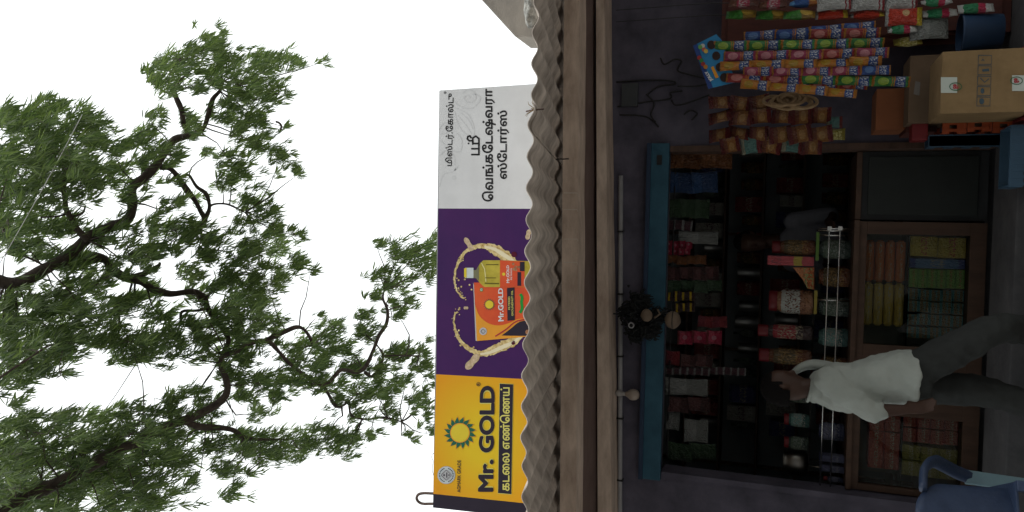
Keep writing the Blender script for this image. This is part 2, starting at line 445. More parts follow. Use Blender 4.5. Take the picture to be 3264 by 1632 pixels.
# hook bolts and a bit of dry straw caught in the sheets
for (x, y, Yb, col) in ((1792, 508, 4.6, M_black), (1706, 352, 3.43, M_dwood)):
    q = P(x, y, Yb); m = MB(); m.tube([q + Vector((0, -.03, -.05)), q + Vector((0, -.015, .01)), q + Vector((0, .02, .05))], .004, 6); m.build('hook_bolt', col, roof)
M_straw = mat('dry_straw', (.30, .22, .12), .9)
st = MB()
for k in range(5):
    q = P(1706, 348, 3.41); d = Vector((random.uniform(-.04, .10), -.01, random.uniform(.0, .09))); st.tube([q, q + d * .6 + Vector((0, 0, .01)), q + d], [.0022, .0018, .0008], 4)
tag(st.build('dry_twig', M_straw), 'dry twig caught in the edge of the corrugated roof', 'twig')

# ------------------------------------------------------------------ neighbour's concrete parapet and the mossy lump on it
nb = thing('concrete_parapet', (2.0, 5.0, 0), 'weathered concrete parapet with a slanting top rising beyond the roof', 'parapet')
NY = 5.0
pts = [P(1760, 117, NY), P(1642, 117, NY), P(1535, 0, NY), P(1490, -50, NY)]
pr = [pts[0], pts[1], pts[2], pts[3], Vector((4.2, NY, pts[3].z)), Vector((4.2, NY, pts[0].z))]
m = MB(); m.prism(pr, (0, .35, 0)); m.build('slab', M_conc, nb, bevel=.012)
m = MB(); m.box((2.6, NY + .36, 0), (4.3, NY + 1.2, pts[0].z + .2)); m.build('wall', M_conc, nb)
m = MB(); bm_c = P(1693, 32, 4.3)
mm = bmesh.new(); bmesh.ops.create_icosphere(mm, subdivisions=4, radius=1)
for v in mm.verts:
    n_ = 1 + .28 * noise.noise(v.co * 1.7) + .10 * noise.noise(v.co * 5) + .05 * noise.noise(v.co * 13)
    v.co = Vector((v.co.x * .095 * n_, v.co.y * .05 * n_, v.co.z * .040 * n_)) + bm_c
m.v = [tuple(v.co) for v in mm.verts]; m.f = [tuple(v.index for v in f.verts) for f in mm.faces]; mm.free()
M_moss = mat('lichen_stone', (.13, .13, .12), .95, scale=25, col2=(.62, .62, .58), bump=.6)
tag(m.build('stone', M_moss, smooth=True), 'lichen-spotted whitish stone lying on the corrugated roof below the parapet', 'stone')

# ------------------------------------------------------------------ sign board
SY = 4.0
sign = thing('sign_board', P(1700, 816, SY), 'long printed shop sign in white, purple and yellow standing on the roof', 'sign')
def zz1(x, y): return (1360 + x / 2.0125, y / 2.0125)
def zz2(x, y): return (1360 + x / 2.0125, 600 + y / 2.0125)
def zz3(x, y): return (1300 + x / 2.5767, 1132 + y / 2.576)
def ink(name, c, rough=.45, var=.07): return mat(name, c, rough, var=var, scale=3, spec=.2, bump=.35, bscale=5)
I_white = ink('print_white', (.74, .76, .78)); I_pur = mat('print_purple', (.045, .014, .10), .5, scale=2.5, col2=(.07, .016, .115), spec=.2, bump=.35, bscale=5)
I_dk = ink('print_violet_black', (.030, .024, .040)); I_blk = ink('print_black', (.016, .016, .018)); I_gold = ink('print_gold', (.75, .50, .14), var=.2)
I_red = mat('print_red', (.62, .06, .025), .42, scale=4, col2=(.78, .13, .03)); I_or = ink('print_orange', (.82, .36, .04)); I_yel = ink('print_yellow', (.78, .62, .05))
I_green = ink('print_green', (.02, .14, .09)); I_oil = mat('print_oil', (.36, .30, .03), .4, scale=9, col2=(.62, .52, .07)); I_lem = ink('print_lemon', (.70, .66, .18))
I_wm = mat('print_pale_grey', (.66, .68, .70), .5, var=.02, spec=.2); I_nut = mat('print_peanut', (.42, .30, .17), .5, scale=60, col2=(.72, .58, .40)); I_cap = ink('print_cap', (.62, .70, .72))
I_leaf = ink('print_bright_green', (.02, .30, .05)); I_grey = ink('print_silver', (.52, .53, .55)); I_brn = mat('print_nut_brown', (.20, .07, .03), .5, scale=80, col2=(.55, .28, .14))
I_splash = mat('print_splash', (.40, .25, .05), .4, scale=45, col2=(.95, .82, .45))
# yellow field: printed glow, yellow in the middle and orange to the edge
def yellow_field():
    m_ = bpy.data.materials.new('print_yellow_field'); m_.use_nodes = True
    n, l = m_.node_tree.nodes, m_.node_tree.links; b = n['Principled BSDF']; b.inputs['Roughness'].default_value = .5; b.inputs['Specular IOR Level'].default_value = .15
    tc = n.new('ShaderNodeTexCoord'); sb = n.new('ShaderNodeVectorMath'); sb.operation = 'SUBTRACT'; sb.inputs[1].default_value = (.48, .5, .52); l.new(tc.outputs['Generated'], sb.inputs[0])
    sc_ = n.new('ShaderNodeVectorMath'); sc_.operation = 'MULTIPLY'; sc_.inputs[1].default_value = (1.6, 0, 1.6); l.new(sb.outputs[0], sc_.inputs[0])
    ln = n.new('ShaderNodeVectorMath'); ln.operation = 'LENGTH'; l.new(sc_.outputs[0], ln.inputs[0])
    rp = n.new('ShaderNodeValToRGB'); rp.color_ramp.elements[0].color = (.80, .57, .028, 1); rp.color_ramp.elements[1].color = (.82, .36, .018, 1); rp.color_ramp.elements[0].position = .25
    l.new(ln.outputs['Value'], rp.inputs[0]); l.new(rp.outputs[0], b.inputs['Base Color']); return m_
I_field = yellow_field()
BX = 1712
pl = [(1400, 288), (1703, 268), (BX, 268), (BX, 665), (1397, 664.5)]
m = MB(); flat_pts = [P(1380, 1618, SY + .02), P(1400, 288, SY + .02), P(BX, 267, SY + .02), P(BX, 1655, SY + .02)]
m.prism(flat_pts, (0, .025, 0)); m.build('backing_frame', M_grey, sign)
def fld(name, pts, mt, lay):
    m = MB()                      # subdivided so the stretched sheet can ripple a little
    nx, nz_ = 14, 10; a, b, c, d = pts
    for i in range(nz_ + 1):
        for j in range(nx + 1):
            s, t = i / nz_, j / nx
            q = [(a[k] * (1 - t) + b[k] * t) * (1 - s) + (d[k] * (1 - t) + c[k] * t) * s for k in (0, 1)]
            m.v.append(tuple(P(q[0], q[1], SY)))
    for i in range(nz_):
        for j in range(nx): k = i * (nx + 1) + j; m.f.append((k, k + 1, k + nx + 2, k + nx + 1))
    o = m.build(name, mt, sign, smooth=True, fix=False); return o
fld('white_panel', [(1397, 664.5), (1400, 288), (BX, 267.5), (BX, 665.5)], I_white, 0)
fld('purple_panel', [(1390, 1193), (1397, 664.5), (BX, 665.5), (BX, 1210.5)], I_pur, 0)
fld('yellow_panel', [(1381, 1574), (1390, 1193), (BX, 1210.5), (BX, 1608)], I_field, 0)
fld('purple_edge_strip', [(1380, 1618), (1381, 1574), (BX, 1608), (BX, 1655)], I_dk, 0)
LY = [SY - .0006 * (k + 1) for k in range(12)]
def put(name, mb, mt): return mb.build(name, mt, sign, fix=False)
def word(name, s, tl, tr, bl, br, mt, lay, H=72, bold=0):
    return put(name, mask_mesh(MB(), text_mask(s, H, bold), tl, tr, bl, br, LY[lay]), mt)
# --- white panel
m = MB()
for pts_, wd in (([(230, 600), (265, 575), (305, 590), (315, 630), (290, 655), (255, 650), (240, 625), (262, 612), (282, 628)], 7), ([(180, 655), (230, 690), (300, 690), (345, 628), (300, 600)], 7),
                 ([(180, 690), (260, 730), (300, 800), (300, 870), (240, 850), (200, 790), (180, 720)], 6), ([(90, 900), (150, 960), (215, 970), (225, 900), (190, 850)], 7), ([(85, 1000), (130, 960), (175, 1000), (180, 1060)], 6),
                 ([(80, 1200), (110, 1120), (170, 1100), (205, 1060)], 6), ([(80, 830), (110, 790), (140, 800), (130, 850), (90, 860)], 6), ([(200, 740), (250, 800), (290, 860)], 4), ([(215, 720), (270, 770), (298, 830)], 4)):
    ribbon(m, [zz1(*p) for p in smooth_line(pts_, 5)], wd / 2.0, LY[0])
disc(m, zz1(175, 1140), 7, LY[0]); disc(m, zz1(180, 1085), 5, LY[0])
put('paisley_print', m, I_wm)
word('lettering', 'மிஸ்டர்.ேகால்டு', zz1(117, 1066), zz1(122, 598), zz1(172, 1066), zz1(186, 598), I_blk, 1, 64, 1)
m = MB(); mask_mesh(m, text_mask('®', 40, 1), zz1(109, 602), zz1(109, 586), zz1(126, 602), zz1(126, 586), LY[1]); put('registered_mark', m, I_blk)
S = stroke_mask([[(8, 40), (8, 86), (112, 86), (128, 66), (116, 46), (76, 46)], [(46, 40), (46, 86)], [(80, 46), (80, 84)], [(98, 44), (98, 22), (110, 10), (126, 14), (130, 28), (118, 34)], [(80, 18), (81, 18)]], 140, 96, 11)
m = MB(); mask_mesh(m, S, zz1(250, 1000), zz1(250, 862), zz1(344, 1000), zz1(344, 862), LY[1]); put('lettering', m, I_blk)
word('lettering', 'ெவங்கேடஷ்வரா', (1535, 643), (1536, 282), (1584, 643), (1580, 282), I_blk, 1, 84, 2)
word('lettering', 'ஸ்ேடார்ஸ்', zz1(450, 1150), zz1(450, 706), zz1(530, 1150), zz1(530, 706), I_blk, 1, 84, 2)
# --- yellow panel
SUN = (428, 638)
mo, mg_ = MB(), MB()
for i in range(16):
    a = 2 * math.pi * (i + .3) / 16
    for rr, wd, mb_, sk in ((142, .25, mo, .14), (132, .22, mg_, .10)):
        f = lambda r, t: zz3(SUN[0] + r * math.cos(t), SUN[1] + r * math.sin(t))
        flat(mb_, [f(66, a - wd), f(100, a - wd * .72), f(rr, a + sk), f(106, a + wd * .78), f(66, a + wd)], LY[1] if mb_ is mo else LY[2])
put('sun_ray_tips', mo, I_or); put('sun_rays', mg_, I_green)
m = MB(); disc(m, zz3(*SUN), 31.5, LY[3]); put('sun_disc_rim', m, I_or)
m = MB(); disc(m, zz3(*SUN), 28.5, LY[4]); put('sun_disc', m, I_yel)
GL = (zz3(574, 1124), zz3(590, 250), zz3(704, 1124), zz3(716, 250))
word('lettering_outline', 'Mr. GOLD', *GL, I_lem, 2, 110, 11); word('lettering', 'Mr. GOLD', *GL, I_dk, 3, 110, 7)
m = MB(); mask_mesh(m, text_mask('®', 48, 1), zz3(562, 256), zz3(562, 222), zz3(598, 256), zz3(598, 222), LY[3]); put('registered_mark', m, I_dk)
m = MB(); flat(m, [zz3(738, 1137), zz3(752, 230), zz3(868, 237), zz3(852, 1145)], LY[1]); put('text_box_rim', m, I_lem)
m = MB(); flat(m, [zz3(741, 1132), zz3(755, 234), zz3(865, 240), zz3(849, 1141)], LY[2]); put('text_box', m, I_dk)
word('lettering', 'கடைல எண்ெணய்', zz3(750, 1116), zz3(756, 262), zz3(836, 1116), zz3(838, 262), I_lem, 3, 80, 2)
word('lettering', 'AGMARK GRADE', zz3(403, 1128), zz3(406, 862), zz3(433, 1128), zz3(437, 862), I_dk, 2, 48, 1)
SE = (316, 985)
m = MB(); disc(m, zz3(*SE), 28.5, LY[1]); disc(m, zz3(*SE), 17, LY[3]); put('seal_ring', m, I_grey)
m = MB(); disc(m, zz3(*SE), 26.5, LY[2]); put('seal_ground', m, I_cap)
m = MB()
for k in range(26):
    if k in (6, 7, 19, 20): continue
    a = 2 * math.pi * k / 26; c_ = zz3(SE[0] + 56 * math.cos(a), SE[1] + 56 * math.sin(a)); disc(m, c_, 2.6, LY[3], 6, 1.8)
for q in ((-38, 0), (0, -38), (38, 0), (0, 38)): pass
ribbon(m, [zz3(SE[0] + x, SE[1] + y) for x, y in ((-42, 0), (0, -42), (42, 0), (0, 42), (-42, 0))], 1.6, LY[4])
ribbon(m, [zz3(SE[0] + 4, SE[1] + 22), zz3(SE[0] + 4, SE[1] - 22)], 3.2, LY[4]); disc(m, zz3(SE[0] - 18, SE[1]), 3, LY[4]); disc(m, zz3(SE[0] + 22, SE[1]), 2.4, LY[4])
put('seal_marks', m, I_dk)
# --- purple panel: ring of oil, tin, bottle, nuts
m = MB()
arc1 = [(235, 705, 10), (205, 675, 8), (185, 630, 7), (178, 575, 9), (190, 510, 12), (215, 450, 14), (255, 405, 16), (300, 380, 20), (360, 370, 22), (420, 385, 40), (480, 420, 52), (540, 460, 44), (580, 500, 20)]
arc2 = [(195, 790, 6), (178, 820, 8), (175, 860, 9), (190, 930, 14), (225, 990, 18), (280, 1035, 22), (340, 1060, 24), (400, 1050, 34), (470, 1020, 50), (540, 990, 44), (610, 945, 26)]
for a_ in (arc1, arc2):
    q = smooth_line(a_, 6); ribbon(m, [zz2(x + random.uniform(-3, 3), y + random.uniform(-3, 3)) for x, y, _ in q], [w_ * random.uniform(.55, .8) for *_, w_ in q], LY[1])
for k in range(46):
    a_ = random.choice((arc1, arc2)); i = random.randrange(6); x, y, _ = a_[i]; disc(m, zz2(x + random.uniform(-16, 22), y + random.uniform(-22, 22)), random.uniform(1, 3.2), LY[1], 8)
for x, y in ((245, 585), (275, 620), (288, 650), (222, 632), (205, 590)): disc(m, zz2(x, y), 3, LY[1], 8)
put('oil_ring', m, I_splash)
m = MB()
for a_, o_ in ((arc1[8:], 10), (arc2[6:], 4)):
    m = MB(); q = smooth_line(a_, 6); ribbon(m, [zz2(x + o_, y + 4) for x, y, _ in q], [w_ * .25 for *_, w_ in q], LY[2]); put('oil_highlight', m, ink('print_pale_oil', (.85, .78, .55)))

def nut(px, ln, wd, ang):
    o_ = MB(); pts_ = []
    for i in range(24):
        t = 2 * math.pi * i / 24; x = math.cos(t) * ln; y = math.sin(t) * wd * (1 - .35 * math.exp(-(x / ln * 2.5) ** 2))
        pts_.append(zz2(px[0] + x * math.cos(ang) - y * math.sin(ang), px[1] + x * math.sin(ang) + y * math.cos(ang)))
    put('peanut_print', flat(o_, pts_, LY[2]), I_nut)
nut((270, 358), 48, 21, 1.0); nut((293, 1113), 62, 30, -.85); nut((652, 297), 34, 20, 1.8); nut((252, 768), 15, 12, 0)
m = MB(); disc(m, zz2(560, 425), 9, LY[2]); disc(m, zz2(555, 990), 7, LY[2]); put('dark_drop', m, ink('print_maroon', (.10, .01, .03)))
# tin
m = MB(); flat(m, [zz2(298, 605), zz2(303, 620), zz2(322, 980), zz2(314, 978)], LY[2]); put('tin_rim', m, I_grey)
m = MB(); flat(m, [zz2(303, 605), zz2(690, 600), zz2(690, 948), zz2(322, 980)], LY[2]); put('tin_face', m, I_red)
m = MB(); q = [zz2(*p) for p in smooth_line([(310, 745), (340, 820), (400, 868), (470, 880), (540, 860), (590, 838), (690, 838)], 4)]
flat(m, q + [zz2(690, 948), zz2(322, 980)], LY[3]); put('tin_orange_swoosh', m, I_or)
m = MB(); q = [zz2(*p) for p in smooth_line([(480, 945), (540, 900), (600, 855), (690, 848)], 4)]; flat(m, q + [zz2(690, 948)], LY[4]); put('tin_dark_foot', m, I_dk)
m = MB(); ribbon(m, [zz2(*p) for p in smooth_line([(440, 950), (510, 905), (580, 852), (690, 838)], 4)], 4, LY[5]); put('tin_swoosh_edge', m, ink('print_crimson', (.45, .02, .05)))
m = MB(); flat(m, [zz2(515, 640), zz2(563, 636), zz2(566, 846), zz2(518, 850)], LY[4]); put('tin_band', m, I_dk)
m = MB()
for i in range(18):
    a = 2 * math.pi * i / 18; f = lambda r, t: zz2(402 + r * math.cos(t), 746 + r * math.sin(t)); flat(m, [f(24, a - .16), f(40, a), f(24, a + .16)], LY[4])
put('tin_sun_rays', m, I_green); m = MB(); disc(m, zz2(402, 746), 13, LY[5]); put('tin_sun_disc', m, I_yel)
word('lettering', 'Mr.GOLD', zz2(458, 856), zz2(458, 640), zz2(496, 853), zz2(490, 640), I_white, 5, 64, 3)
word('lettering', 'FILTERED', zz2(523, 780), zz2(522, 694), zz2(536, 780), zz2(535, 694), I_lem, 5, 40, 1)
word('lettering', 'GROUNDNUT OIL', zz2(544, 820), zz2(541, 655), zz2(557, 818), zz2(554, 655), I_lem, 5, 40, 1)
m = MB(); ribbon(m, [zz2(*p) for p in smooth_line([(598, 800), (612, 770), (608, 730), (612, 700), (600, 678)], 4)], 9, LY[4]); put('tin_green_ribbon', m, I_leaf)
m = MB(); flat(m, [zz2(342, 640), zz2(342, 662), zz2(360, 662), zz2(360, 640)], LY[4]); put('tin_green_mark', m, I_leaf); m = MB(); flat(m, [zz2(345, 644), zz2(345, 658), zz2(357, 658), zz2(357, 644)], LY[5]); put('tin_mark_ground', m, I_white)
m = MB(); disc(m, zz2(351, 651), 2, LY[6], 10); put('tin_mark_dot', m, I_leaf)
m = MB(); disc(m, zz2(362, 918), 12, LY[5]); put('tin_seal', m, I_grey); m = MB(); ribbon(m, [zz2(362 + x, 918 + y) for x, y in ((-15, 0), (0, -15), (15, 0), (0, 15), (-15, 0))], 1.5, LY[6]); put('tin_seal_marks', m, I_dk)
m = MB()
for k in range(14): disc(m, zz2(random.uniform(640, 690), random.uniform(850, 935)), random.uniform(4, 7), LY[6] - .00003 * k, 9)
put('tin_nuts', m, I_brn)
# bottle
m = MB(); bot = [(300, 525), (318, 524), (345, 478), (365, 462), (470, 462), (672, 468), (690, 470), (690, 634), (470, 634), (370, 634), (345, 612), (318, 578), (300, 576)]
flat(m, [zz2(*p) for p in bot], LY[4]); put('bottle_oil', m, I_oil)
m = MB(); flat(m, [zz2(*p) for p in ((300, 525), (318, 524), (335, 500), (335, 592), (318, 578), (300, 576))], LY[5]); put('bottle_neck', m, ink('print_neck', (.20, .20, .12)))
m = MB(); flat(m, [zz2(*p) for p in ((247, 510), (300, 510), (300, 576), (247, 576))], LY[5]); put('bottle_cap', m, I_cap)
m = MB(); flat(m, [zz2(*p) for p in ((240, 514), (256, 510), (256, 576), (240, 570))], LY[6]); put('bottle_cap_top', m, I_yel)
m = MB(); flat(m, [zz2(*p) for p in ((470, 462), (628, 470), (628, 632), (470, 634))], LY[5]); put('bottle_label', m, I_red)
m = MB(); flat(m, [zz2(*p) for p in ((582, 538), (606, 538), (606, 626), (582, 626))], LY[6]); flat(m, [zz2(*p) for p in ((598, 472), (628, 472), (628, 532), (598, 532))], LY[6]); put('bottle_label_panel', m, I_dk)
word('lettering', 'Mr.GOLD', zz2(511, 608), zz2(511, 494), zz2(532, 608), zz2(529, 494), I_white, 6, 48, 2); word('lettering', 'FILTERED', zz2(538, 588), zz2(538, 512), zz2(548, 588), zz2(547, 512), I_white, 6, 40, 1)
m = MB(); disc(m, zz2(494, 551), 5, LY[6]); put('bottle_sun', m, I_yel)
m = MB()
for k in range(10): disc(m, zz2(random.uniform(552, 592), random.uniform(474, 525)), random.uniform(3, 6), LY[7] - .00003 * k, 9)
put('bottle_nuts', m, I_brn)
for a_, b_, w_ in ((zz2(380, 490), zz2(460, 490), 3), (zz2(375, 575), zz2(445, 575), 2.5), (zz2(372, 610), zz2(465, 612), 4)): put('bottle_dark_mark', ribbon(MB(), [a_, b_], w_, LY[5]), ink('print_olive', (.14, .12, .02)))
m = MB(); ribbon(m, [zz2(352, 480), zz2(372, 520), zz2(380, 600)], 3, LY[5]); put('bottle_light_marks', m, ink('print_pale_yellow', (.75, .72, .35)))
# bent steel rod behind the left end, with a loop of wire
q = [P(x, y, SY + .06) for x, y in ((1700, 1612), (1400, 1606), (1352, 1606), (1335, 1600), (1328, 1588), (1334, 1576), (1352, 1572), (1378, 1573), (1420, 1574))]
m = MB(); m.tube(smooth_line([tuple(v) for v in q], 4), .0085, 8); tag(m.build('bent_rod', mat('rusty_rod', (.10, .07, .06), .7, scale=20, col2=(.17, .12, .10), metal=.5), smooth=True), 'bent rusty steel rod hooking up behind the dark end of the sign', 'rod')
q = [P(x, y, SY + .03) for x, y in ((1384, 1520), (1378, 1500), (1380, 1470), (1376, 1455), (1386, 1440))]
m = MB(); m.tube(smooth_line([tuple(v) for v in q], 5), .0016, 5); tag(m.build('tie_wire', M_black), 'thin loose tie wire curling over the top edge of the yellow panel', 'wire')

# ------------------------------------------------------------------ tree: traced limbs, feathery crown
def TY(x): return 5.6 + max(-200, x) / 1390 * 3.3
M_bark = mat('dark_bark', (.035, .026, .022), .95, scale=14, col2=(.085, .066, .055), bump=.9, bscale=45)
TX = Vector((-4.9, 8.2, 0))
tree = thing('feathery_tree', TX, 'tall crooked dark-barked tree with feathery wind-blown leaves overhanging the shop', 'tree')
LIMBS = [  # (y-offset, [(x, y, width px)...])
 (0, [(-40, 888, 50), (0, 890, 48), (76, 897, 46), (139, 872, 44), (215, 823, 40), (272, 773, 36), (310, 742, 34), (360, 714, 33), (404, 690, 32), (416, 646, 31), (422, 602, 31), (460, 571, 32), (491, 522, 32), (522, 478, 28), (553, 444, 25), (602, 428, 21), (640, 410, 17), (658, 366, 17), (677, 317, 15), (702, 292, 12), (712, 262, 7)]),
 (0, [(602, 428, 18), (584, 397, 16), (578, 348, 18), (559, 298, 14), (566, 268, 8), (596, 236, 5)]),
 (.1, [(503, 528, 20), (534, 534, 18), (565, 565, 17), (596, 609, 20), (621, 640, 18), (640, 677, 16), (652, 702, 18), (627, 733, 14), (600, 742, 9), (571, 745, 6)]),
 (.1, [(652, 702, 14), (668, 665, 14), (658, 621, 13), (627, 596, 12), (602, 559, 10), (585, 565, 7), (565, 562, 5)]),
 (.1, [(672, 655, 9), (696, 649, 7), (733, 652, 7), (783, 677, 4)]), (.1, [(640, 715, 10), (640, 760, 7), (632, 790, 4)]),
 (-.1, [(285, 765, 26), (265, 745, 22), (248, 727, 20), (217, 671, 19), (211, 640, 14), (205, 602, 14), (202, 540, 9), (196, 500, 5)]),
 (-.1, [(208, 604, 11), (174, 602, 10), (168, 565, 9), (130, 568, 7), (75, 571, 6)]), (-.1, [(217, 680, 10), (180, 690, 7), (130, 693, 6)]), (-.1, [(225, 690, 9), (262, 680, 8), (272, 655, 5)]),
 (.2, [(215, 823, 34), (284, 819, 34), (336, 826, 30), (362, 858, 29), (401, 887, 30), (452, 897, 28), (491, 923, 25), (549, 939, 24), (620, 929, 22), (653, 949, 24), (672, 994, 20), (704, 1039, 17), (730, 1084, 15), (714, 1123, 12), (702, 1150, 7)]),
 (.2, [(410, 885, 20), (440, 880, 21), (470, 868, 20), (505, 850, 15), (512, 836, 7)]), (.2, [(420, 905, 9), (405, 950, 7), (375, 1000, 5)]), (.2, [(430, 905, 8), (425, 960, 5), (390, 990, 4)]), (.2, [(470, 915, 8), (490, 985, 5), (530, 1010, 4)]),
 (.2, [(665, 985, 12), (625, 990, 10), (581, 994, 10), (575, 1030, 8), (560, 1070, 5)]), (.2, [(655, 950, 9), (690, 920, 7), (740, 880, 5)]), (.2, [(360, 855, 9), (330, 880, 8), (300, 915, 6)]),
 (-.5, [(-60, 1650, 72), (0, 1625, 66), (129, 1562, 60), (226, 1511, 54), (284, 1485, 50), (380, 1440, 46), (446, 1414, 43), (491, 1382, 41), (549, 1356, 39), (601, 1336, 37), (653, 1310, 33), (704, 1278, 32), (727, 1246, 28), (717, 1207, 24), (700, 1168, 20), (712, 1135, 18), (758, 1116, 19), (787, 1094, 18), (852, 1090, 17), (888, 1119, 17), (931, 1163, 15), (989, 1206, 15), (1033, 1228, 16), (1069, 1199, 16), (1091, 1181, 17), (1141, 1185, 17), (1170, 1163, 16), (1192, 1112, 16), (1206, 1069, 15), (1228, 1033, 14), (1235, 989, 12), (1221, 953, 9), (1225, 925, 5)]),
 (-.4, [(790, 1094, 16), (840, 1085, 14), (881, 1069, 15), (939, 1043, 15), (968, 1047, 13), (989, 1076, 11), (995, 1100, 5)]),
 (-.4, [(1163, 1184, 12), (1185, 1199, 11), (1213, 1170, 11), (1224, 1134, 10), (1212, 1112, 8)]), (-.4, [(1226, 1134, 6), (1280, 1132, 5), (1336, 1136, 4)]),
 (-.4, [(1033, 1232, 14), (1047, 1257, 12), (1069, 1293, 12), (1095, 1290, 9), (1112, 1279, 8), (1120, 1322, 8), (1170, 1336, 7), (1221, 1329, 6), (1279, 1344, 4)]), (-.4, [(1088, 1292, 7), (1092, 1325, 5)]),
 (-.5, [(590, 1343, 26), (640, 1362, 24), (700, 1365, 22), (743, 1373, 20), (772, 1394, 18), (850, 1402, 11), (930, 1400, 6)]), (-.5, [(490, 1385, 9), (470, 1360, 6), (455, 1330, 4)]),
 (-.8, [(-20, 1215, 10), (60, 1165, 12), (100, 1140, 10), (150, 1105, 7), (210, 1090, 4)]), (-.3, [(-10, 705, 9), (60, 800, 9), (110, 830, 8), (150, 850, 6)]),
]
tw = []
for off, pts in LIMBS:
    q = smooth_line(pts, 4); p3, rad = [], []
    for x, y, wd in q:
        Y = TY(x) + off; p3.append(P(x, y, Y)); rad.append(max(.003, wd * (.95 if off > -.45 else .80) * PX(x, y, Y) / 2))
    for i in range(len(p3)):
        p3[i] = p3[i] + Vector((noise.noise(p3[i] * 2.2), noise.noise(p3[i] * 2.2 + Vector((9, 0, 0))) * 2, noise.noise(p3[i] * 2.2 + Vector((0, 9, 0))))) * rad[i] * .8
        rad[i] *= 1 + .3 * noise.noise(p3[i] * 7)
    tw.append((p3, rad))
    m = MB(); m.tube(p3, rad, 9 if pts[0][2] > 15 else 6); m.build('limb' if pts[0][2] > 15 else 'branch', M_bark, tree, smooth=True)
# trunk (left of the picture) and the two limbs that carry what we see
a0, a1 = tw[0][0][0], [t for t, (o, p) in zip(tw, LIMBS) if p[0][1] == 1650][0]
fk = TX + Vector((.15, -.1, 3.4))
m = MB(); q = smooth_line([(*TX, .42), (*(TX + Vector((.05, .05, .5))), .33), (*(TX + Vector((.2, 0, 1.8))), .29), (*fk, .27)], 5)
m.tube([v[:3] for v in q], [v[3] for v in q], 14); m.build('trunk', M_bark, tree, smooth=True)
e = a1[0][0]; q = smooth_line([(*(fk - Vector((0, 0, .2))), .22), (*(fk.lerp(e, .45) + Vector((-.2, 0, .5))), .17), (*e, a1[1][0])], 8)
m = MB(); m.tube([v[:3] for v in q], [v[3] for v in q], 10); m.build('limb', M_bark, tree, smooth=True)
q = smooth_line([(*(fk - Vector((0, 0, .1))), .2), (*(fk + Vector((-.4, -.5, 2.8))), .17), (*(fk + Vector((-.1, -1.8, 6.0))), .14), (*(a0 + Vector((-1.7, -.3, 1.3))), .12), (*(a0 + Vector((-.4, -.1, .7))), .1), (*a0, tw[0][1][0])], 8)
m = MB(); m.tube([v[:3] for v in q], [v[3] for v in q], 10); m.build('limb', M_bark, tree, smooth=True)

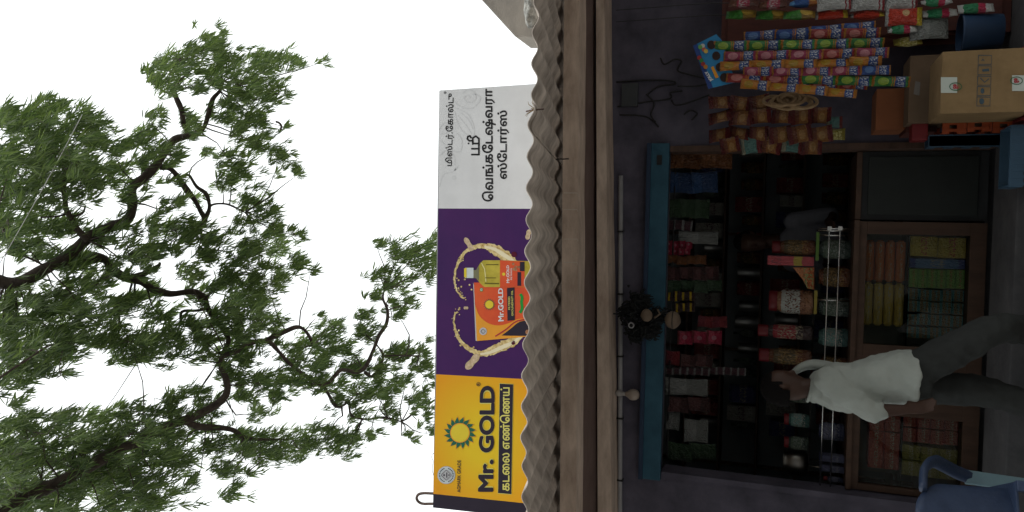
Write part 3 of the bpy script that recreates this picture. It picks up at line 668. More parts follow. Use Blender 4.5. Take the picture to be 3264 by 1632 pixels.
EL = [(60,310,75,48),(140,300,80,50),(210,330,75,55),(40,390,80,60),(120,390,85,60),(200,400,80,60),(275,372,48,30),(30,490,65,60),(110,480,75,50),(200,470,65,45),(60,565,75,45),(15,640,45,40),(110,570,60,40),(270,440,50,40),(160,560,50,40),(125,262,40,18),(20,290,30,20),
(340,350,50,40),(330,425,45,35),(310,500,50,30),(380,300,30,30),(405,200,42,52),(450,150,60,48),(515,125,50,48),(380,195,25,40),(550,170,50,48),(470,220,50,28),(542,95,22,26),(600,215,55,50),(590,150,22,25),(645,165,42,45),(685,165,60,38),(722,158,32,28),(800,160,20,14),(650,250,62,40),(625,300,55,42),(690,235,30,36),(722,322,20,9),(650,365,60,36),(700,395,40,34),(742,445,20,28),(690,440,14,10),(560,290,45,42),(600,345,36,30),(575,400,40,34),(520,385,25,22),(600,430,55,30),(470,300,30,34),(430,390,40,30),
(560,470,40,28),(620,500,40,36),(665,530,40,45),(600,560,40,36),(645,610,50,40),(700,620,45,42),(740,590,34,22),(740,660,48,25),(780,690,25,16),(500,600,62,58),(440,580,50,55),(520,650,50,40),(430,520,40,30),(600,650,50,46),(655,695,60,40),(580,700,40,30),(690,570,20,30),(500,500,20,14),
(330,640,60,36),(300,570,40,30),(370,580,30,40),(180,680,60,42),(150,740,80,50),(225,720,50,36),(50,800,65,50),(120,820,85,50),(60,880,75,50),(150,880,65,40),(220,790,75,50),(260,850,65,40),(330,860,75,40),(385,800,60,40),(310,905,60,28),(420,840,60,40),(440,895,60,36),(60,955,55,36),(150,935,55,20),(30,1010,30,18),(40,720,40,30),(280,680,50,30),(350,750,50,30),(20,590,30,40),
(490,740,40,30),(540,800,50,46),(560,855,50,40),(600,770,60,46),(650,800,50,46),(690,815,30,34),(620,850,40,36),(650,740,50,36),(560,910,50,36),(605,900,50,36),(480,820,40,30),(510,880,40,30),(680,870,30,14),
(100,1090,85,34),(40,1125,65,45),(160,1055,60,26),(250,1050,70,32),(330,1035,60,28),(330,1090,75,40),(420,1015,50,34),(490,1000,50,32),(250,1130,85,50),(130,1160,85,50),(40,1190,65,50),(350,1150,85,50),(430,1120,60,48),(480,1080,60,36),(100,1240,110,48),(250,1220,95,50),(350,1220,75,50),(440,1170,60,36),(490,1210,30,20),(560,1120,60,40),(560,1180,48,34),(600,1095,36,24),(640,1145,60,40),(700,1130,60,45),(760,1120,60,45),(625,1190,30,16),(820,1105,60,46),(880,1100,46,40),(925,1090,30,26),(860,1150,36,14),(400,1255,90,28),(580,1245,40,30),(20,1260,40,40),(520,1130,30,26),(200,1180,60,40),
(600,1000,50,36),(650,960,48,40),(610,955,36,26),(690,1010,36,36),(705,965,36,26),(565,960,36,26),(640,1045,40,20),(750,920,60,46),(800,865,60,42),(838,822,50,26),(860,880,38,36),(780,965,50,32),(830,970,50,28),(870,930,36,34),(900,990,48,36),(915,835,38,44),(900,795,30,26),(950,930,26,36),(990,900,36,34),(960,1000,46,36),(1000,960,32,36),(1020,895,28,40),(845,1020,40,24),(1035,1000,28,26),(905,1045,36,20),(980,1050,22,24),(720,900,30,26),(795,800,14,10),
(948,620,26,14),(1000,645,55,42),(955,695,42,40),(928,740,26,28),(1000,720,45,32),(1050,635,46,38),(1085,615,25,36),(1070,685,26,36),(1000,795,38,30),(1025,765,26,16),(1090,660,15,40),(975,770,24,16),
(1062,885,18,34),(1072,950,24,44),(1040,930,26,26),(1050,1030,32,22),(1072,1090,22,30),(1035,1110,22,12),(1010,1095,14,10),(1080,1010,16,20)]
EL += [(-15, yy, 45, 40) for yy in (320, 390, 450, 510, 580, 770, 830, 890, 960, 1090, 1150, 1210, 1270)] + [(x_, 1285, 70, 26) for x_ in (40, 150, 260, 360)] + [(90, 345, 70, 40), (170, 440, 70, 40), (60, 620, 60, 30), (250, 600, 40, 40), (110, 650, 60, 30), (360, 660, 40, 40), (400, 640, 40, 30), (300, 780, 60, 50), (100, 770, 60, 40), (460, 680, 40, 40), (540, 720, 40, 40), (580, 820, 50, 40), (180, 860, 80, 40), (20, 840, 40, 60), (90, 920, 70, 40), (340, 880, 60, 40), (500, 840, 50, 40), (60, 1060, 60, 30), (190, 1100, 70, 40), (300, 1170, 70, 40), (60, 1150, 70, 40), (170, 1220, 80, 40), (300, 1250, 80, 36), (40, 1240, 60, 40), (390, 1080, 60, 36), (450, 1050, 50, 30), (520, 1030, 40, 30), (600, 1140, 40, 30), (660, 1100, 50, 26), (700, 700, 36, 30), (610, 720, 40, 30), (740, 960, 40, 30), (800, 920, 40, 30), (900, 930, 40, 30), (940, 970, 36, 30), (240, 1190, 70, 30), (580, 250, 40, 30), (520, 200, 40, 30), (490, 330, 30, 30), (380, 390, 40, 40), (420, 450, 36, 30)]
rng = np.random.default_rng(5)
V, F, T = [], [], []
TWG = MB(); LP = [p for p3, rad in tw for p in p3]; LPn = np.array([tuple(p) for p in LP])
def twig(a, b, r0, r1):
    mid = a.lerp(b, .5) + Vector(rng.normal(0, .06, 3)) * (b - a).length
    TWG.tube([a, a.lerp(mid, .5) + Vector(rng.normal(0, .02, 3)) * (b - a).length, mid, mid.lerp(b, .6) + Vector(rng.normal(0, .02, 3)) * (b - a).length, b], [r0, r0 * .85 + r1 * .15, (r0 + r1) / 2, r1, r1 * .6], 4, cap=False)
rt, up = CR, CU
for cx, cy, rx, ry in EL:
    cx, cy, rx, ry = (v * 1.267 for v in (cx, cy, rx, ry))
    Yc = TY(cx) - .08 + rng.normal(0, .4)
    near = max(0., 1 - cx / 900)
    ln0 = (22 + 11 * near)
    n = int(math.pi * rx * ry / (ln0 * (3.0 + .6 * near)) * 4.1)
    nc = max(3, int(n / 26))
    cl = [(rng.normal(0, .46), rng.normal(0, .46), rng.normal(0, .3), rng.normal(0, .35)) for _ in range(nc)]   # twig tufts
    ec = P(cx, cy, Yc); nl = LP[int(((LPn - np.array(tuple(ec))) ** 2).sum(1).argmin())]
    if (ec - nl).length < 2.2: twig(nl, ec, .009, .005)
    for c in cl:
        if rng.uniform() < .4 and abs(c[0]) < 1 and abs(c[1]) < 1: twig(ec, P(cx + c[0] * rx, cy + c[1] * ry, Yc + c[2]), .0045, .0018)
    for i in range(n):
        c = cl[rng.integers(nc)]
        a_, b_ = c[0] + rng.normal(0, .115), c[1] + rng.normal(0, .115)
        if a_ * a_ + b_ * b_ > 1.6: continue
        x, y = cx + a_ * rx, cy + b_ * ry
        if 600 < x and y < 55: continue
        Y = Yc + c[2] + rng.normal(0, .12)
        p = P(x, y, Y); s = PX(x, y, Y)
        L = ln0 * s * rng.uniform(.6, 1.6); W = L * rng.uniform(.07, .15)
        ang = c[3] * .9 + rng.normal(0, .38) - .45           # the wind lays the leaves over
        d = (-up * math.cos(ang) - rt * math.sin(ang)) + CF * rng.normal(0, .4); d.normalize()
        sd = d.cross(Vector(rng.normal(0, 1, 3))).normalized()
        dr = (Vector((.25, 0, -.6)) + Vector(rng.normal(0, .3, 3))) * L * .3
        q1 = p + d * L * .35; q2 = p + d * L * .7 + dr * .4; q3 = p + d * L + dr
        k = len(V); nn = sd.cross(d) * W * .35
        V += [tuple(p), tuple(q1 + sd * W * .5 - nn), tuple(q1 - sd * W * .5 - nn), tuple(q2 + sd * W * .42 - nn), tuple(q2 - sd * W * .42 - nn), tuple(q3)]
        F += [(k, k + 1, k + 2), (k + 1, k + 3, k + 4, k + 2), (k + 3, k + 5, k + 4)]
        t = min(1, rng.uniform(0, 1) ** 1.5 * .75 + .35 * min(1, max(0, .5 + c[2]))); T += [t] * 6
me = bpy.data.meshes.new('crown'); me.from_pydata([(a - TX.x, b - TX.y, c - TX.z) for a, b, c in V], [], F)
at = me.attributes.new('tone', 'FLOAT', 'POINT'); at.data.foreach_set('value', np.array(T, dtype=np.float32))
ml = bpy.data.materials.new('feathery_leaf'); ml.use_nodes = True
n, l = ml.node_tree.nodes, ml.node_tree.links; b = n['Principled BSDF']; out = n['Material Output']
an = n.new('ShaderNodeAttribute'); an.attribute_name = 'tone'
rp = n.new('ShaderNodeValToRGB'); rp.color_ramp.elements[0].color = (.034, .060, .023, 1); rp.color_ramp.elements[1].color = (.15, .21, .075, 1)
l.new(an.outputs['Fac'], rp.inputs[0]); l.new(rp.outputs[0], b.inputs['Base Color']); b.inputs['Roughness'].default_value = .5; b.inputs['Specular IOR Level'].default_value = .2
tl = n.new('ShaderNodeBsdfTranslucent'); r2 = n.new('ShaderNodeValToRGB'); r2.color_ramp.elements[0].color = (.05, .10, .02, 1); r2.color_ramp.elements[1].color = (.24, .34, .08, 1)
l.new(an.outputs['Fac'], r2.inputs[0]); l.new(r2.outputs[0], tl.inputs[0])
mx = n.new('ShaderNodeMixShader'); mx.inputs[0].default_value = .4; l.new(b.outputs[0], mx.inputs[1]); l.new(tl.outputs[0], mx.inputs[2]); l.new(mx.outputs[0], out.inputs[0])
me.materials.append(ml)
TWG.build('twigs', M_bark, tree, fix=False)['kind'] = 'stuff'
cr = bpy.data.objects.new('crown', me); COL.objects.link(cr); cr.parent = tree; cr['kind'] = 'stuff'
print('LEAVES', len(F))
# dark seed pod hanging in the crown
q = [P(x, y, 7.2) for x, y in ((880, 388), (890, 392), (897, 402), (894, 414))]
m = MB(); m.tube(smooth_line([tuple(v) for v in q], 4), .012, 7); m.build('seed_pod', M_bark, tree, smooth=True)
# overhead cable
q0, q1 = P(-40, 905, 4.2), P(262, 365, 5.0)
d = (q1 - q0).normalized(); pts = []
for i in range(33):
    t = i / 32 * 2.2 - 1.2; p = q0.lerp(q1, t); pts.append(p + Vector((0, 0, -.02 * (1 - (t * 2 - 1) ** 2))))
m = MB(); m.tube(pts, .003, 6); tag(m.build('overhead_cable', mat('pale_cable', (.5, .52, .52), .5), smooth=True), 'thin pale cable stretched through the tree branches above', 'cable')

# ------------------------------------------------------------------ goods: meshes shared between look-alikes
def pouch_mesh(w, h, t, nx=8, nz=10, seed=0, crimp=.09):
    """filled foil bag: crimped ends, puffed middle, pillow edges"""
    V_, F_ = [], []
    for s in (-1, 1):
        for i in range(nz + 1):
            for j in range(nx + 1):
                a, b = j / nx, i / nz
                e = max(0, min(1, (b - crimp * .6) / (1 - crimp * 1.2)))
                puff = (max(0, math.sin(math.pi * a)) ** .6) * (max(0, math.sin(math.pi * e)) ** .55)
                nar = 1 - .10 * math.sin(math.pi * e)
                wr = .12 * noise.noise((a * 3 + seed, b * 5, s * 2.)) * puff
                V_.append(((a - .5) * w * nar, s * (t / 2 * (puff + wr) + .0008), (b - .5) * h + .012 * h * noise.noise((a * 4, seed, b))))
    K = (nx + 1) * (nz + 1)
    for i in range(nz):
        for j in range(nx):
            q = i * (nx + 1) + j; F_ += [(q, q + 1, q + nx + 2, q + nx + 1), (K + q, K + q + nx + 1, K + q + nx + 2, K + q + 1)]
    for i in range(nz):
        q = i * (nx + 1); F_ += [(q, q + nx + 1, K + q + nx + 1, K + q)]; q += nx; F_ += [(q, K + q, K + q + nx + 1, q + nx + 1)]
    for j in range(nx):
        F_ += [(j, K + j, K + j + 1, j + 1)]; q = nz * (nx + 1) + j; F_ += [(q, q + 1, K + q + 1, K + q)]
    me = bpy.data.meshes.new('pouch'); me.from_pydata(V_, [], F_)
    me.polygons.foreach_set('use_smooth', [True] * len(me.polygons))
    return me
_mc = {}
def pouch(name, key, w, h, t, mt, loc, rz=0, tilt=0, lean=0, parent=None, **kw):
    k = (key, mt.name)
    if k not in _mc:
        me = pouch_mesh(w, h, t, seed=len(_mc), **kw); me.materials.append(mt); _mc[k] = me
    o = bpy.data.objects.new(name, _mc[k]); COL.objects.link(o)
    if parent: o.parent = parent; loc = Vector(loc) - ORG[parent]
    o.location = loc; o.rotation_euler = (lean, tilt, rz); ORG[o] = Vector(loc)
    return o
c255 = lambda *a: srgb(*a)[:3]
BLU, GRN, RED, YEL, PNK, ORG_ = (.016, .07, .30), (.04, .24, .05), (.36, .03, .03), (.50, .30, .02), (.36, .035, .10), (.52, .21, .025)
LIM = (.33, .50, .06)
def stick_mat(nm, fruit, blob): return mat_pack('stick_' + nm, [(0, ORG_), (.05, fruit), (.12, BLU), (.40, ORG_), (.44, fruit), (.47, ORG_), (.50, fruit), (.93, fruit), (.95, ORG_)], blob=(.5, .72, .36, .15, blob), scrib=(.15, .38, (.75, .78, .8), 14), rough=.3)
SM = {'g': stick_mat('lime', GRN, LIM), 'r': stick_mat('red', RED, (.62, .22, .20)), 'p': stick_mat('pink', PNK, (.62, .25, .30)), 'y': stick_mat('mango', (.60, .22, .02), YEL), 'b': stick_mat('back', BLU, (.10, .22, .50))}
# hanger card with strips of jelly sticks
hanger = thing('candy_hanger', P(2280, 195, 5.0), 'blue printed card with strips of colourful foil candy sticks before the purple wall', 'candy strips')
M_card = mat('blue_card', (.025, .22, .48), .5, scale=4, col2=(.03, .27, .55))
m = MB(); cp = [(2209, 146), (2283, 109), (2300, 128), (2345, 262), (2258, 283)]
m.prism([P(x, y, 5.0) for x, y in cp], (0, .003, 0)); card = m.build('card', M_card, hanger)
m = MB(); flat(m, [(2209, 146), (2222, 139), (2272, 279), (2258, 283)], 4.996); m.build('card_dark_edge', mat('navy_print', (.02, .06, .25), .5), card, fix=False)
for i, (x, y) in enumerate(((2267, 143), (2283, 178), (2294, 214), (2308, 247))):
    m = MB(); disc(m, (x, y), 13, 4.995, 16, 14); m.build('card_hole', mat('hole_brown', (.035, .02, .018), .8), card, fix=False)
for i, (x, y, c) in enumerate(((2240, 146, (.62, .62, .55)), (2244, 158, (.55, .12, .08)), (2232, 150, (.15, .4, .1)), (2250, 163, (.7, .5, .1)), (2229, 184, RED), (2236, 193, GRN), (2241, 204, RED), (2249, 213, ORG_))):
    m = MB(); disc(m, (x, y), 7, 4.9935 - i * .0005, 12); m.build('fruit_print', mat('fruit_print%d' % i, c, .5), card, fix=False)
m = MB(); flat(m, [(2266, 215), (2274, 211), (2291, 246), (2281, 250)], 4.9945); m.build('price_patch', I_or, card, fix=False)
m = MB(); mask_mesh(m, text_mask('JOLLY', 48, 4), (2264, 262), (2245, 231), (2275, 254), (2256, 223), 4.994); m.build('lettering', I_white, card, fix=False)
COLS = [  # (x0,y0,x1,y1, n, colours, depth)
 ((2372, 118), (2790, 84), 4, 'bbbb', 5.05), ((2470, 112), (2806, 104), 3, 'brr', 5.03), ((2276, 147), (2818, 136), 5, 'ggggg', 5.0), ((2310, 162), (2480, 157), 2, 'gg', 5.03),
 ((2308, 180), (2832, 168), 5, 'ppprp', 4.99), ((2296, 212), (2810, 194), 5, 'yyyyy', 4.985), ((2370, 230), (2838, 223), 5, 'ppppb', 4.98), ((2316, 248), (2560, 256), 2, 'rr', 4.99), ((2552, 252), (2900, 261), 3, 'ggg', 4.985), ((2400, 262), (2765, 270), 4, 'rbrr', 5.03), ((2362, 266), (2730, 300), 4, 'yyyy', 4.97)]
for a, b, n, cs, Y in COLS:
    for i in range(n):
        p0, p1 = P(a[0] + (b[0] - a[0]) * i / n, a[1] + (b[1] - a[1]) * i / n, Y), P(a[0] + (b[0] - a[0]) * (i + 1) / n, a[1] + (b[1] - a[1]) * (i + 1) / n, Y)
        c = (p0 + p1) / 2; d = p0 - p1
        o = pouch('candy_stick', 'stick', .062, .205, .030, SM[cs[i]], c + Vector((0, random.uniform(-.006, .006), 0)), rz=random.uniform(-.5, .5), tilt=math.atan2(d.x, d.z), parent=hanger)
        o.scale = (1, 1, d.length / .2)
# snack bags in hanging strips by the wooden cupboard
PK = {'maroon': mat_pack('bag_maroon', [(0, (.10, .03, .02)), (.3, (.35, .02, .06)), (.72, (.16, .06, .03))], scrib=(.38, .66, (.6, .5, .5), 12)),
      'blue': mat_pack('bag_blue', [(0, (.40, .13, .02)), (.35, (.02, .10, .35)), (.8, (.10, .30, .6))], blob=(.5, .25, .3, .14, (.55, .35, .08))),
      'silver': mat_pack('bag_silver', [(0, (.30, .02, .03)), (.07, (.46, .47, .46)), (.13, (.28, .02, .03)), (.17, (.50, .51, .50))], rough=.28),
      'greeny': mat_pack('bag_green', [(0, (.30, .18, .02)), (.42, (.05, .26, .03)), (.9, (.10, .3, .1))], blob=(.5, .28, .34, .2, (.6, .40, .06))),
      'red': mat_pack('bag_red', [(0, (.60, .45, .03)), (.14, (.55, .04, .015)), (.9, (.45, .46, .45))], blob=(.6, .45, .2, .1, (.75, .5, .25))),
      'tri': mat_pack('bag_tricolour', [(0, (.60, .62, .6)), (.25, (.50, .02, .08)), (.45, (.03, .28, .12)), (.85, (.6, .62, .6))]),
      'gold': mat_pack('bag_gold', [(0, (.30, .25, .03)), (.5, (.42, .36, .05))], scrib=(.2, .8, (.7, .65, .3), 10)),
      'clear': mat_pack('bag_clear', [(0, (.20, .22, .21)), (.5, (.28, .30, .29))], rough=.15)}
BAGS = [('maroon', 2372, 8, 92, 40, 'dark maroon foil snack bag with pale lettering, topmost beside the cupboard'), ('maroon', 2468, 14, 92, 40, 'dark maroon foil snack bag with pale lettering, hanging under a twin bag'), ('blue', 2562, 10, 96, 44, 'blue foil snack bag with an orange picture between maroon and silver bags'),
 ('silver', 2658, 2, 100, 62, 'silver foil snack bag with a dark red band'), ('silver', 2765, 2, 100, 62, 'silver foil snack bag with a dark red band'), ('silver', 2872, 2, 96, 58, 'silver foil snack bag with a dark red band'), ('tri', 2985, 6, 88, 40, 'white and green snack bag hanging under the silver bags'),
 ('greeny', 2362, 46, 92, 34, 'green and yellow foil snack bag'), ('greeny', 2458, 48, 92, 34, 'green and yellow foil snack bag'), ('greeny', 2548, 48, 96, 36, 'green and yellow foil snack bag'), ('red', 2650, 47, 96, 36, 'red foil snack bag with yellow foot'), ('red', 2764, 48, 98, 38, 'red foil snack bag with yellow foot'), ('red', 2880, 54, 106, 56, 'wide red foil snack bag showing its front, above a tricolour bag'),
 ('tri', 2995, 42, 98, 40, 'green, white and crimson snack bag hanging under the red bags'), ('tri', 3110, 27, 100, 38, 'green, white and crimson snack bag lowest of all, above the blue tub'), ('tri', 2875, 92, 84, 48, 'green and red snack bag with a folded corner beside the candy sticks'), ('clear', 2960, 90, 110, 66, 'clear crinkled plastic bag below the red snack bags'), ('gold', 2893, 133, 82, 34, 'small gold foil packet between candy sticks and cupboard')]
for k, (st, x, y, h, w_, lab) in enumerate(BAGS):
    Y = 5.12 + .02 * (k % 3); s = PX(x, y, Y)
    o = pouch('snack_bag', 'bag', .15, .21, .055, PK[st], P(x, y, Y), rz=random.uniform(-.25, .25) + (.9 if w_ < 50 else .2), tilt=random.uniform(-.06, .06) + .03)
    o.scale = (w_ * s / .125, 1, h * s / .21)
    tag(o, lab, 'snack bag', {'silver': 'silver bags by the cupboard', 'greeny': 'green and yellow bags by the cupboard', 'red': 'red bags by the cupboard'}.get(st, 'snack bags hung by the cupboard'))
for k, (y, x0, x1) in enumerate(((10, 2260, 3010), (48, 2270, 3030))):
    m = MB(); a_, b_ = P(x0, y, 5.16), P(x1, y, 5.16); m.tube([Vector((a_.x, a_.y, 2.62)), a_, b_], .003, 5); tag(m.build('hanging_string', M_black), 'thin string that carries the %s column of snack bags' % ('outer' if k == 0 else 'inner'), 'string')
# reddish wooden cupboard behind them, blue tub, loose things
M_maroon = mat('maroon_wood', (.07, .020, .016), .7, scale=3, col2=(.12, .035, .025), stretch=(5, 5, 1))
cx0 = P(2700, 128, 5.42).x; ct = P(2300, 60, 5.42).z
cb = thing('wooden_cupboard', (cx0 + .5, 5.42, FZ), 'dark maroon wooden cupboard standing against the purple wall behind the snack bags', 'cupboard')
m = MB(); m.box((cx0, 5.44, FZ), (cx0 + 1.2, WY - .004, ct)); m.build('carcass', M_maroon, cb)
for i in range(3):
    m = MB(); m.box((cx0 + .02 + .4 * i, 5.415, FZ + .05), (cx0 + .39 + .4 * i, 5.438, ct - .04)); m.build('door_panel', M_maroon, cb, bevel=.006)
p = P(3110, 105, 5.22)
m = MB(); m.lathe([(.10, -.13), (.115, .07), (.118, .075), (.118, .085), (.108, .085), (.09, -.115)], p, 24); tub = m.build('plastic_tub', mat('blue_plastic', (.018, .045, .10), .45, scale=5, col2=(.025, .06, .13)), smooth=True)
tag(tub, 'dark blue plastic tub hanging below the tricolour snack bag', 'tub')
# brown sachet sheets and the rope coil
MS = mat_pack('sachet_brown', [(0, (.12, .012, .012)), (.2, (.26, .11, .03)), (.62, (.15, .045, .02)), (.80, (.11, .012, .012))], blob=(.45, .42, .26, .14, (.36, .20, .07)), rough=.25)
MS2 = mat_pack('sachet_teal', [(0, (.16, .02, .02)), (.2, (.10, .22, .20)), (.8, (.30, .30, .22))], rough=.22)
sheet = thing('sachet_strips', P(2260, 400, 5.3), 'sheets of small brown and red foil sachets hanging beside the door opening', 'sachets')
for cxx, r0, n in ((372, 2268, 6), (428, 2262, 6), (462, 2300, 5), (330, 2262, 4)):
    for i in range(n):
        x = r0 + 64 * i + random.uniform(-4, 4); y = cxx + random.uniform(-5, 5); Y = 5.28 + random.uniform(-.025, .025)
        if cxx == 462 and i in (1, 3): mt_ = MS2
        else: mt_ = MS
        pouch('sachet', 'sach', .115, .135, .03, mt_, P(x + 30, y, Y), rz=random.uniform(-.7, .7), tilt=random.uniform(-.2, .2), lean=random.uniform(-.25, .25), parent=sheet, nx=8, nz=8).scale = (random.uniform(.85, 1.1), 1, random.uniform(.9, 1.12))
for (x, y, mt_) in ((2660, 390, MS2), (2668, 428, PK['gold'])): pouch('sachet', 'sach', .115, .135, .03, mt_, P(x, y, 5.3), rz=.2, parent=sheet).scale = (.7, .7, .7)
M_rope = mat('beige_rope', (.26, .17, .09), .85, scale=30, col2=(.42, .29, .16))
m0 = thing('rope_coil', P(2470, 325, 5.2), 'coil of beige rings hanging above the brown sachets', 'coil')
for k in range(9):
    x, y = 2470 + k * 12 + random.uniform(-4, 4), 322 + random.uniform(-8, 12); c = P(x, y, 5.2 - .012 * (k % 3)); r_ = random.uniform(.055, .075); th = random.uniform(-.5, .5)
    m = MB(); m.tube([c + Vector((r_ * .55 * math.cos(t) * math.cos(th), r_ * .4 * math.cos(t), r_ * math.sin(t) + r_ * .3 * math.cos(t) * math.sin(th))) for t in [2 * math.pi * i / 20 for i in range(21)]], .011, 7, cap=False); m.build('ring', M_rope, m0, smooth=True)

# ------------------------------------------------------------------ carton, crates
M_ctn = mat('corrugated_card', (.20, .13, .058), .85, scale=7, col2=(.27, .18, .085), bump=.08, bscale=80)
M_ctn2 = mat('reddish_card', (.22, .075, .03), .85, scale=4, col2=(.28, .10, .04))
CY = 4.7
p0, p1 = P(2997, 363, CY), P(3002, 165, CY)
cz0, cz1 = P(3290, 262, CY).z, p0.z
ctn = thing('cardboard_carton', (p0.x, CY, cz0), 'brown cardboard carton with white tape labels and a row of blue handling symbols', 'carton')
cw, cd = p1.x - p0.x, .38
m = MB(); m.box((p0.x, CY, cz0), (p0.x + cw, CY + cd, cz1)); m.build('carcass', M_ctn, ctn, bevel=.004)
q = P(2893, 392, CY + .46); q2 = P(2893, 178, CY + .46)
m = MB(); m.box((q.x, CY + .46, FZ), (q2.x, CY + .46 + .28, q.z)); bc_ = m.build('carton', mat('dark_brown_card', (.13, .085, .05), .8, scale=5, col2=(.18, .12, .075)), bevel=.005); tag(bc_, 'dark brown carton behind the big carton with white tape labels', 'carton')  # darker brown card than the front carton
m = MB(); flat(m, [(2912, 300), (2918, 258), (2934, 262), (2930, 305)], CY + .457); m.build('tape_strip', mat('clear_tape', (.22, .20, .18), .25), bc_, fix=False)
def onbox(u0, v0, u1, v1, mt, nm, Y=CY - .002): m = MB(); flat(m, [(v0, u0), (v1, u0), (v1, u1), (v0, u1)], Y); return m.build(nm, mt, ctn, fix=False)
M_lab = mat('white_tape', (.52, .58, .53), .5, var=.05); M_cblue = mat('blue_card_ink', (.045, .075, .095), .7); M_cred = mat('red_card_ink', (.40, .05, .06), .6); M_cgrn = mat('green_card_ink', (.02, .12, .05), .6)
la = onbox(246, 2999, 296, 3051, M_lab, 'tape_label'); lb = onbox(240, 3226, 290, 3292, M_lab, 'tape_label')
for (cx_, cy_) in ((3046, 276), (3240, 257)):
    m = MB(); ribbon(m, [(cx_ + 19 * math.cos(t), cy_ + 12 * math.sin(t)) for t in [2 * math.pi * i / 24 for i in range(25)]], 2.4, CY - .004); m.build('label_oval', M_cgrn, ctn, fix=False)
    m = MB(); mask_mesh(m, text_mask('eB', 40, 3), (cx_ + 9, cy_ - 8), (cx_ + 9, cy_ + 8), (cx_ - 9, cy_ - 8), (cx_ - 9, cy_ + 8), CY - .005); m.build('label_lettering', M_cred, ctn, fix=False)
for i in range(5):
    y0 = 176 + 33.2 * i; x0 = 3119 - 1.2 * i; m = MB()
    ribbon(m, [(x0, y0), (x0 + 42, y0 + 1), (x0 + 41, y0 + 29), (x0 - 1, y0 + 29), (x0, y0)], 2.4, CY - .002)
    m.build('symbol_frame', M_cblue, ctn, fix=False); m = MB()
    [lambda: ribbon(m, [(x0 + 10, y0 + 18), (x0 + 14, y0 + 12), (x0 + 18, y0 + 18)], 3, CY - .002), lambda: flat(m, [(x0 + 12, y0 + 12), (x0 + 34, y0 + 9), (x0 + 36, y0 + 18), (x0 + 14, y0 + 19)], CY - .002), lambda: ribbon(m, [(x0 + 8, y0 + 6), (x0 + 22, y0 + 20), (x0 + 36, y0 + 8)], 3, CY - .002),
     lambda: disc(m, (x0 + 16, y0 + 14), 6, CY - .002, 12, 9), lambda: disc(m, (x0 + 15, y0 + 14), 8, CY - .002, 12, 10)][i]()
    m.build('symbol_mark', M_cblue, ctn, fix=False)
def crate(name, a, b, mt, label, cat='crate', slots=3, group=None):
    """open plastic crate with ribs and slotted sides"""
    x0, y0, z0 = a; x1, y1, z1 = b; t = .012
    r = thing(name, ((x0 + x1) / 2, (y0 + y1) / 2, z0), label, cat, group)
    m = MB(); m.box((x0, y0, z0), (x1, y1, z0 + t)); m.build('base', mt, r)
    hh = (z1 - z0) / (slots * 2 - 1 + 1e-6)
    for k in range(slots):
        za, zb = z0 + t + .001 + (z1 - z0 - t) * (2 * k) / (2 * slots - 1), z0 + t + (z1 - z0 - t) * (2 * k + 1) / (2 * slots - 1)
        m = MB(); m.box((x0, y0, za), (x1, y0 + t, zb)); m.box((x0, y1 - t, za), (x1, y1, zb)); m.box((x0, y0 + t, za), (x0 + t, y1 - t, zb)); m.box((x1 - t, y0 + t, za), (x1, y1 - t, zb)); m.build('side_band', mt, r, bevel=.002)
    for k in range(9):
        x = x0 + (x1 - x0) * (k + .5) / 9; m = MB(); m.box((x - .008, y0 - .004, z0 + .002), (x + .008, y0 + t * .9, z1 - .004)); m.build('rib', mt, r)
    return r
M_ocr = mat('orange_plastic', (.42, .075, .02), .5, scale=5, col2=(.50, .10, .03)); M_bcr = mat('crate_blue', (.035, .085, .14), .5, scale=5, col2=(.05, .11, .18)); M_rcr = mat('dark_red_plastic', (.20, .015, .02), .5, scale=5)
q = P(3214, 596, 4.88); q2 = P(3214, 398, 4.88); bz = .11
crate('plastic_crate', (q.x, 4.88, 0), (q2.x, 5.10, q.z), M_bcr, 'blue slotted plastic crate standing on the ground below the step', slots=3)
q = P(3290, 262, CY); crate('plastic_crate', (p0.x - .02, CY + .01, 0), (p0.x + cw + .05, CY + .36, cz0 - .003), M_rcr, 'dark red plastic crate under the cardboard carton', slots=2)
# stack of orange trays and blue crate between carton and door
q, q2 = P(3100, 425, 5.19), P(3100, 380, 5.19)
oz = P(3000, 400, 5.19).z; z = FZ; k = 0
while z < oz - .08:
    h_ = min(.13, oz - z); crate('tray', (q.x + .01 * (k % 2), 5.19, z), (q.x + .36, 5.5, z + h_ - .004), M_ocr, 'orange plastic tray, %s of the stack between carton and door' % ('lowest', 'second from the bottom', 'third from the bottom', 'fourth from the bottom', 'fifth from the bottom', 'sixth from the bottom')[k], slots=2, group='stack of orange trays'); z += h_; k += 1
q = P(3100, 466, 5.2); q2 = P(3100, 430, 5.2)
crate('plastic_crate', (q.x, 5.20, FZ), (q2.x, 5.34, P(2960, 440, 5.2).z), M_bcr, 'narrow blue plastic crate leaning beside the orange trays', slots=5)
q, q2 = P(2790, 414, 5.35), P(2890, 280, 5.35)
m = MB(); m.box((q.x, 5.35, q2.z), (q2.x, 5.62, q.z)); rc = m.build('carton', M_ctn2, bevel=.005); tag(rc, 'small reddish-brown carton standing higher than the big carton behind it', 'carton')
m = MB(); m.box((q.x - .02, 5.33, k and z + .003), (q2.x, 5.64, q2.z - .003)); tag(m.build('wooden_box', M_maroon, bevel=.004), 'dark maroon box that carries the small reddish-brown carton', 'box')
q = P(2920, 448, 5.22); m = MB(); m.box((q.x, 5.21, P(2960, 440, 5.2).z + .002), (q.x + .14, 5.33, P(2960, 440, 5.2).z + .09)); tag(m.build('folded_bag', M_rcr, bevel=.012), 'dark red folded bag on top of the narrow blue crate', 'bag')

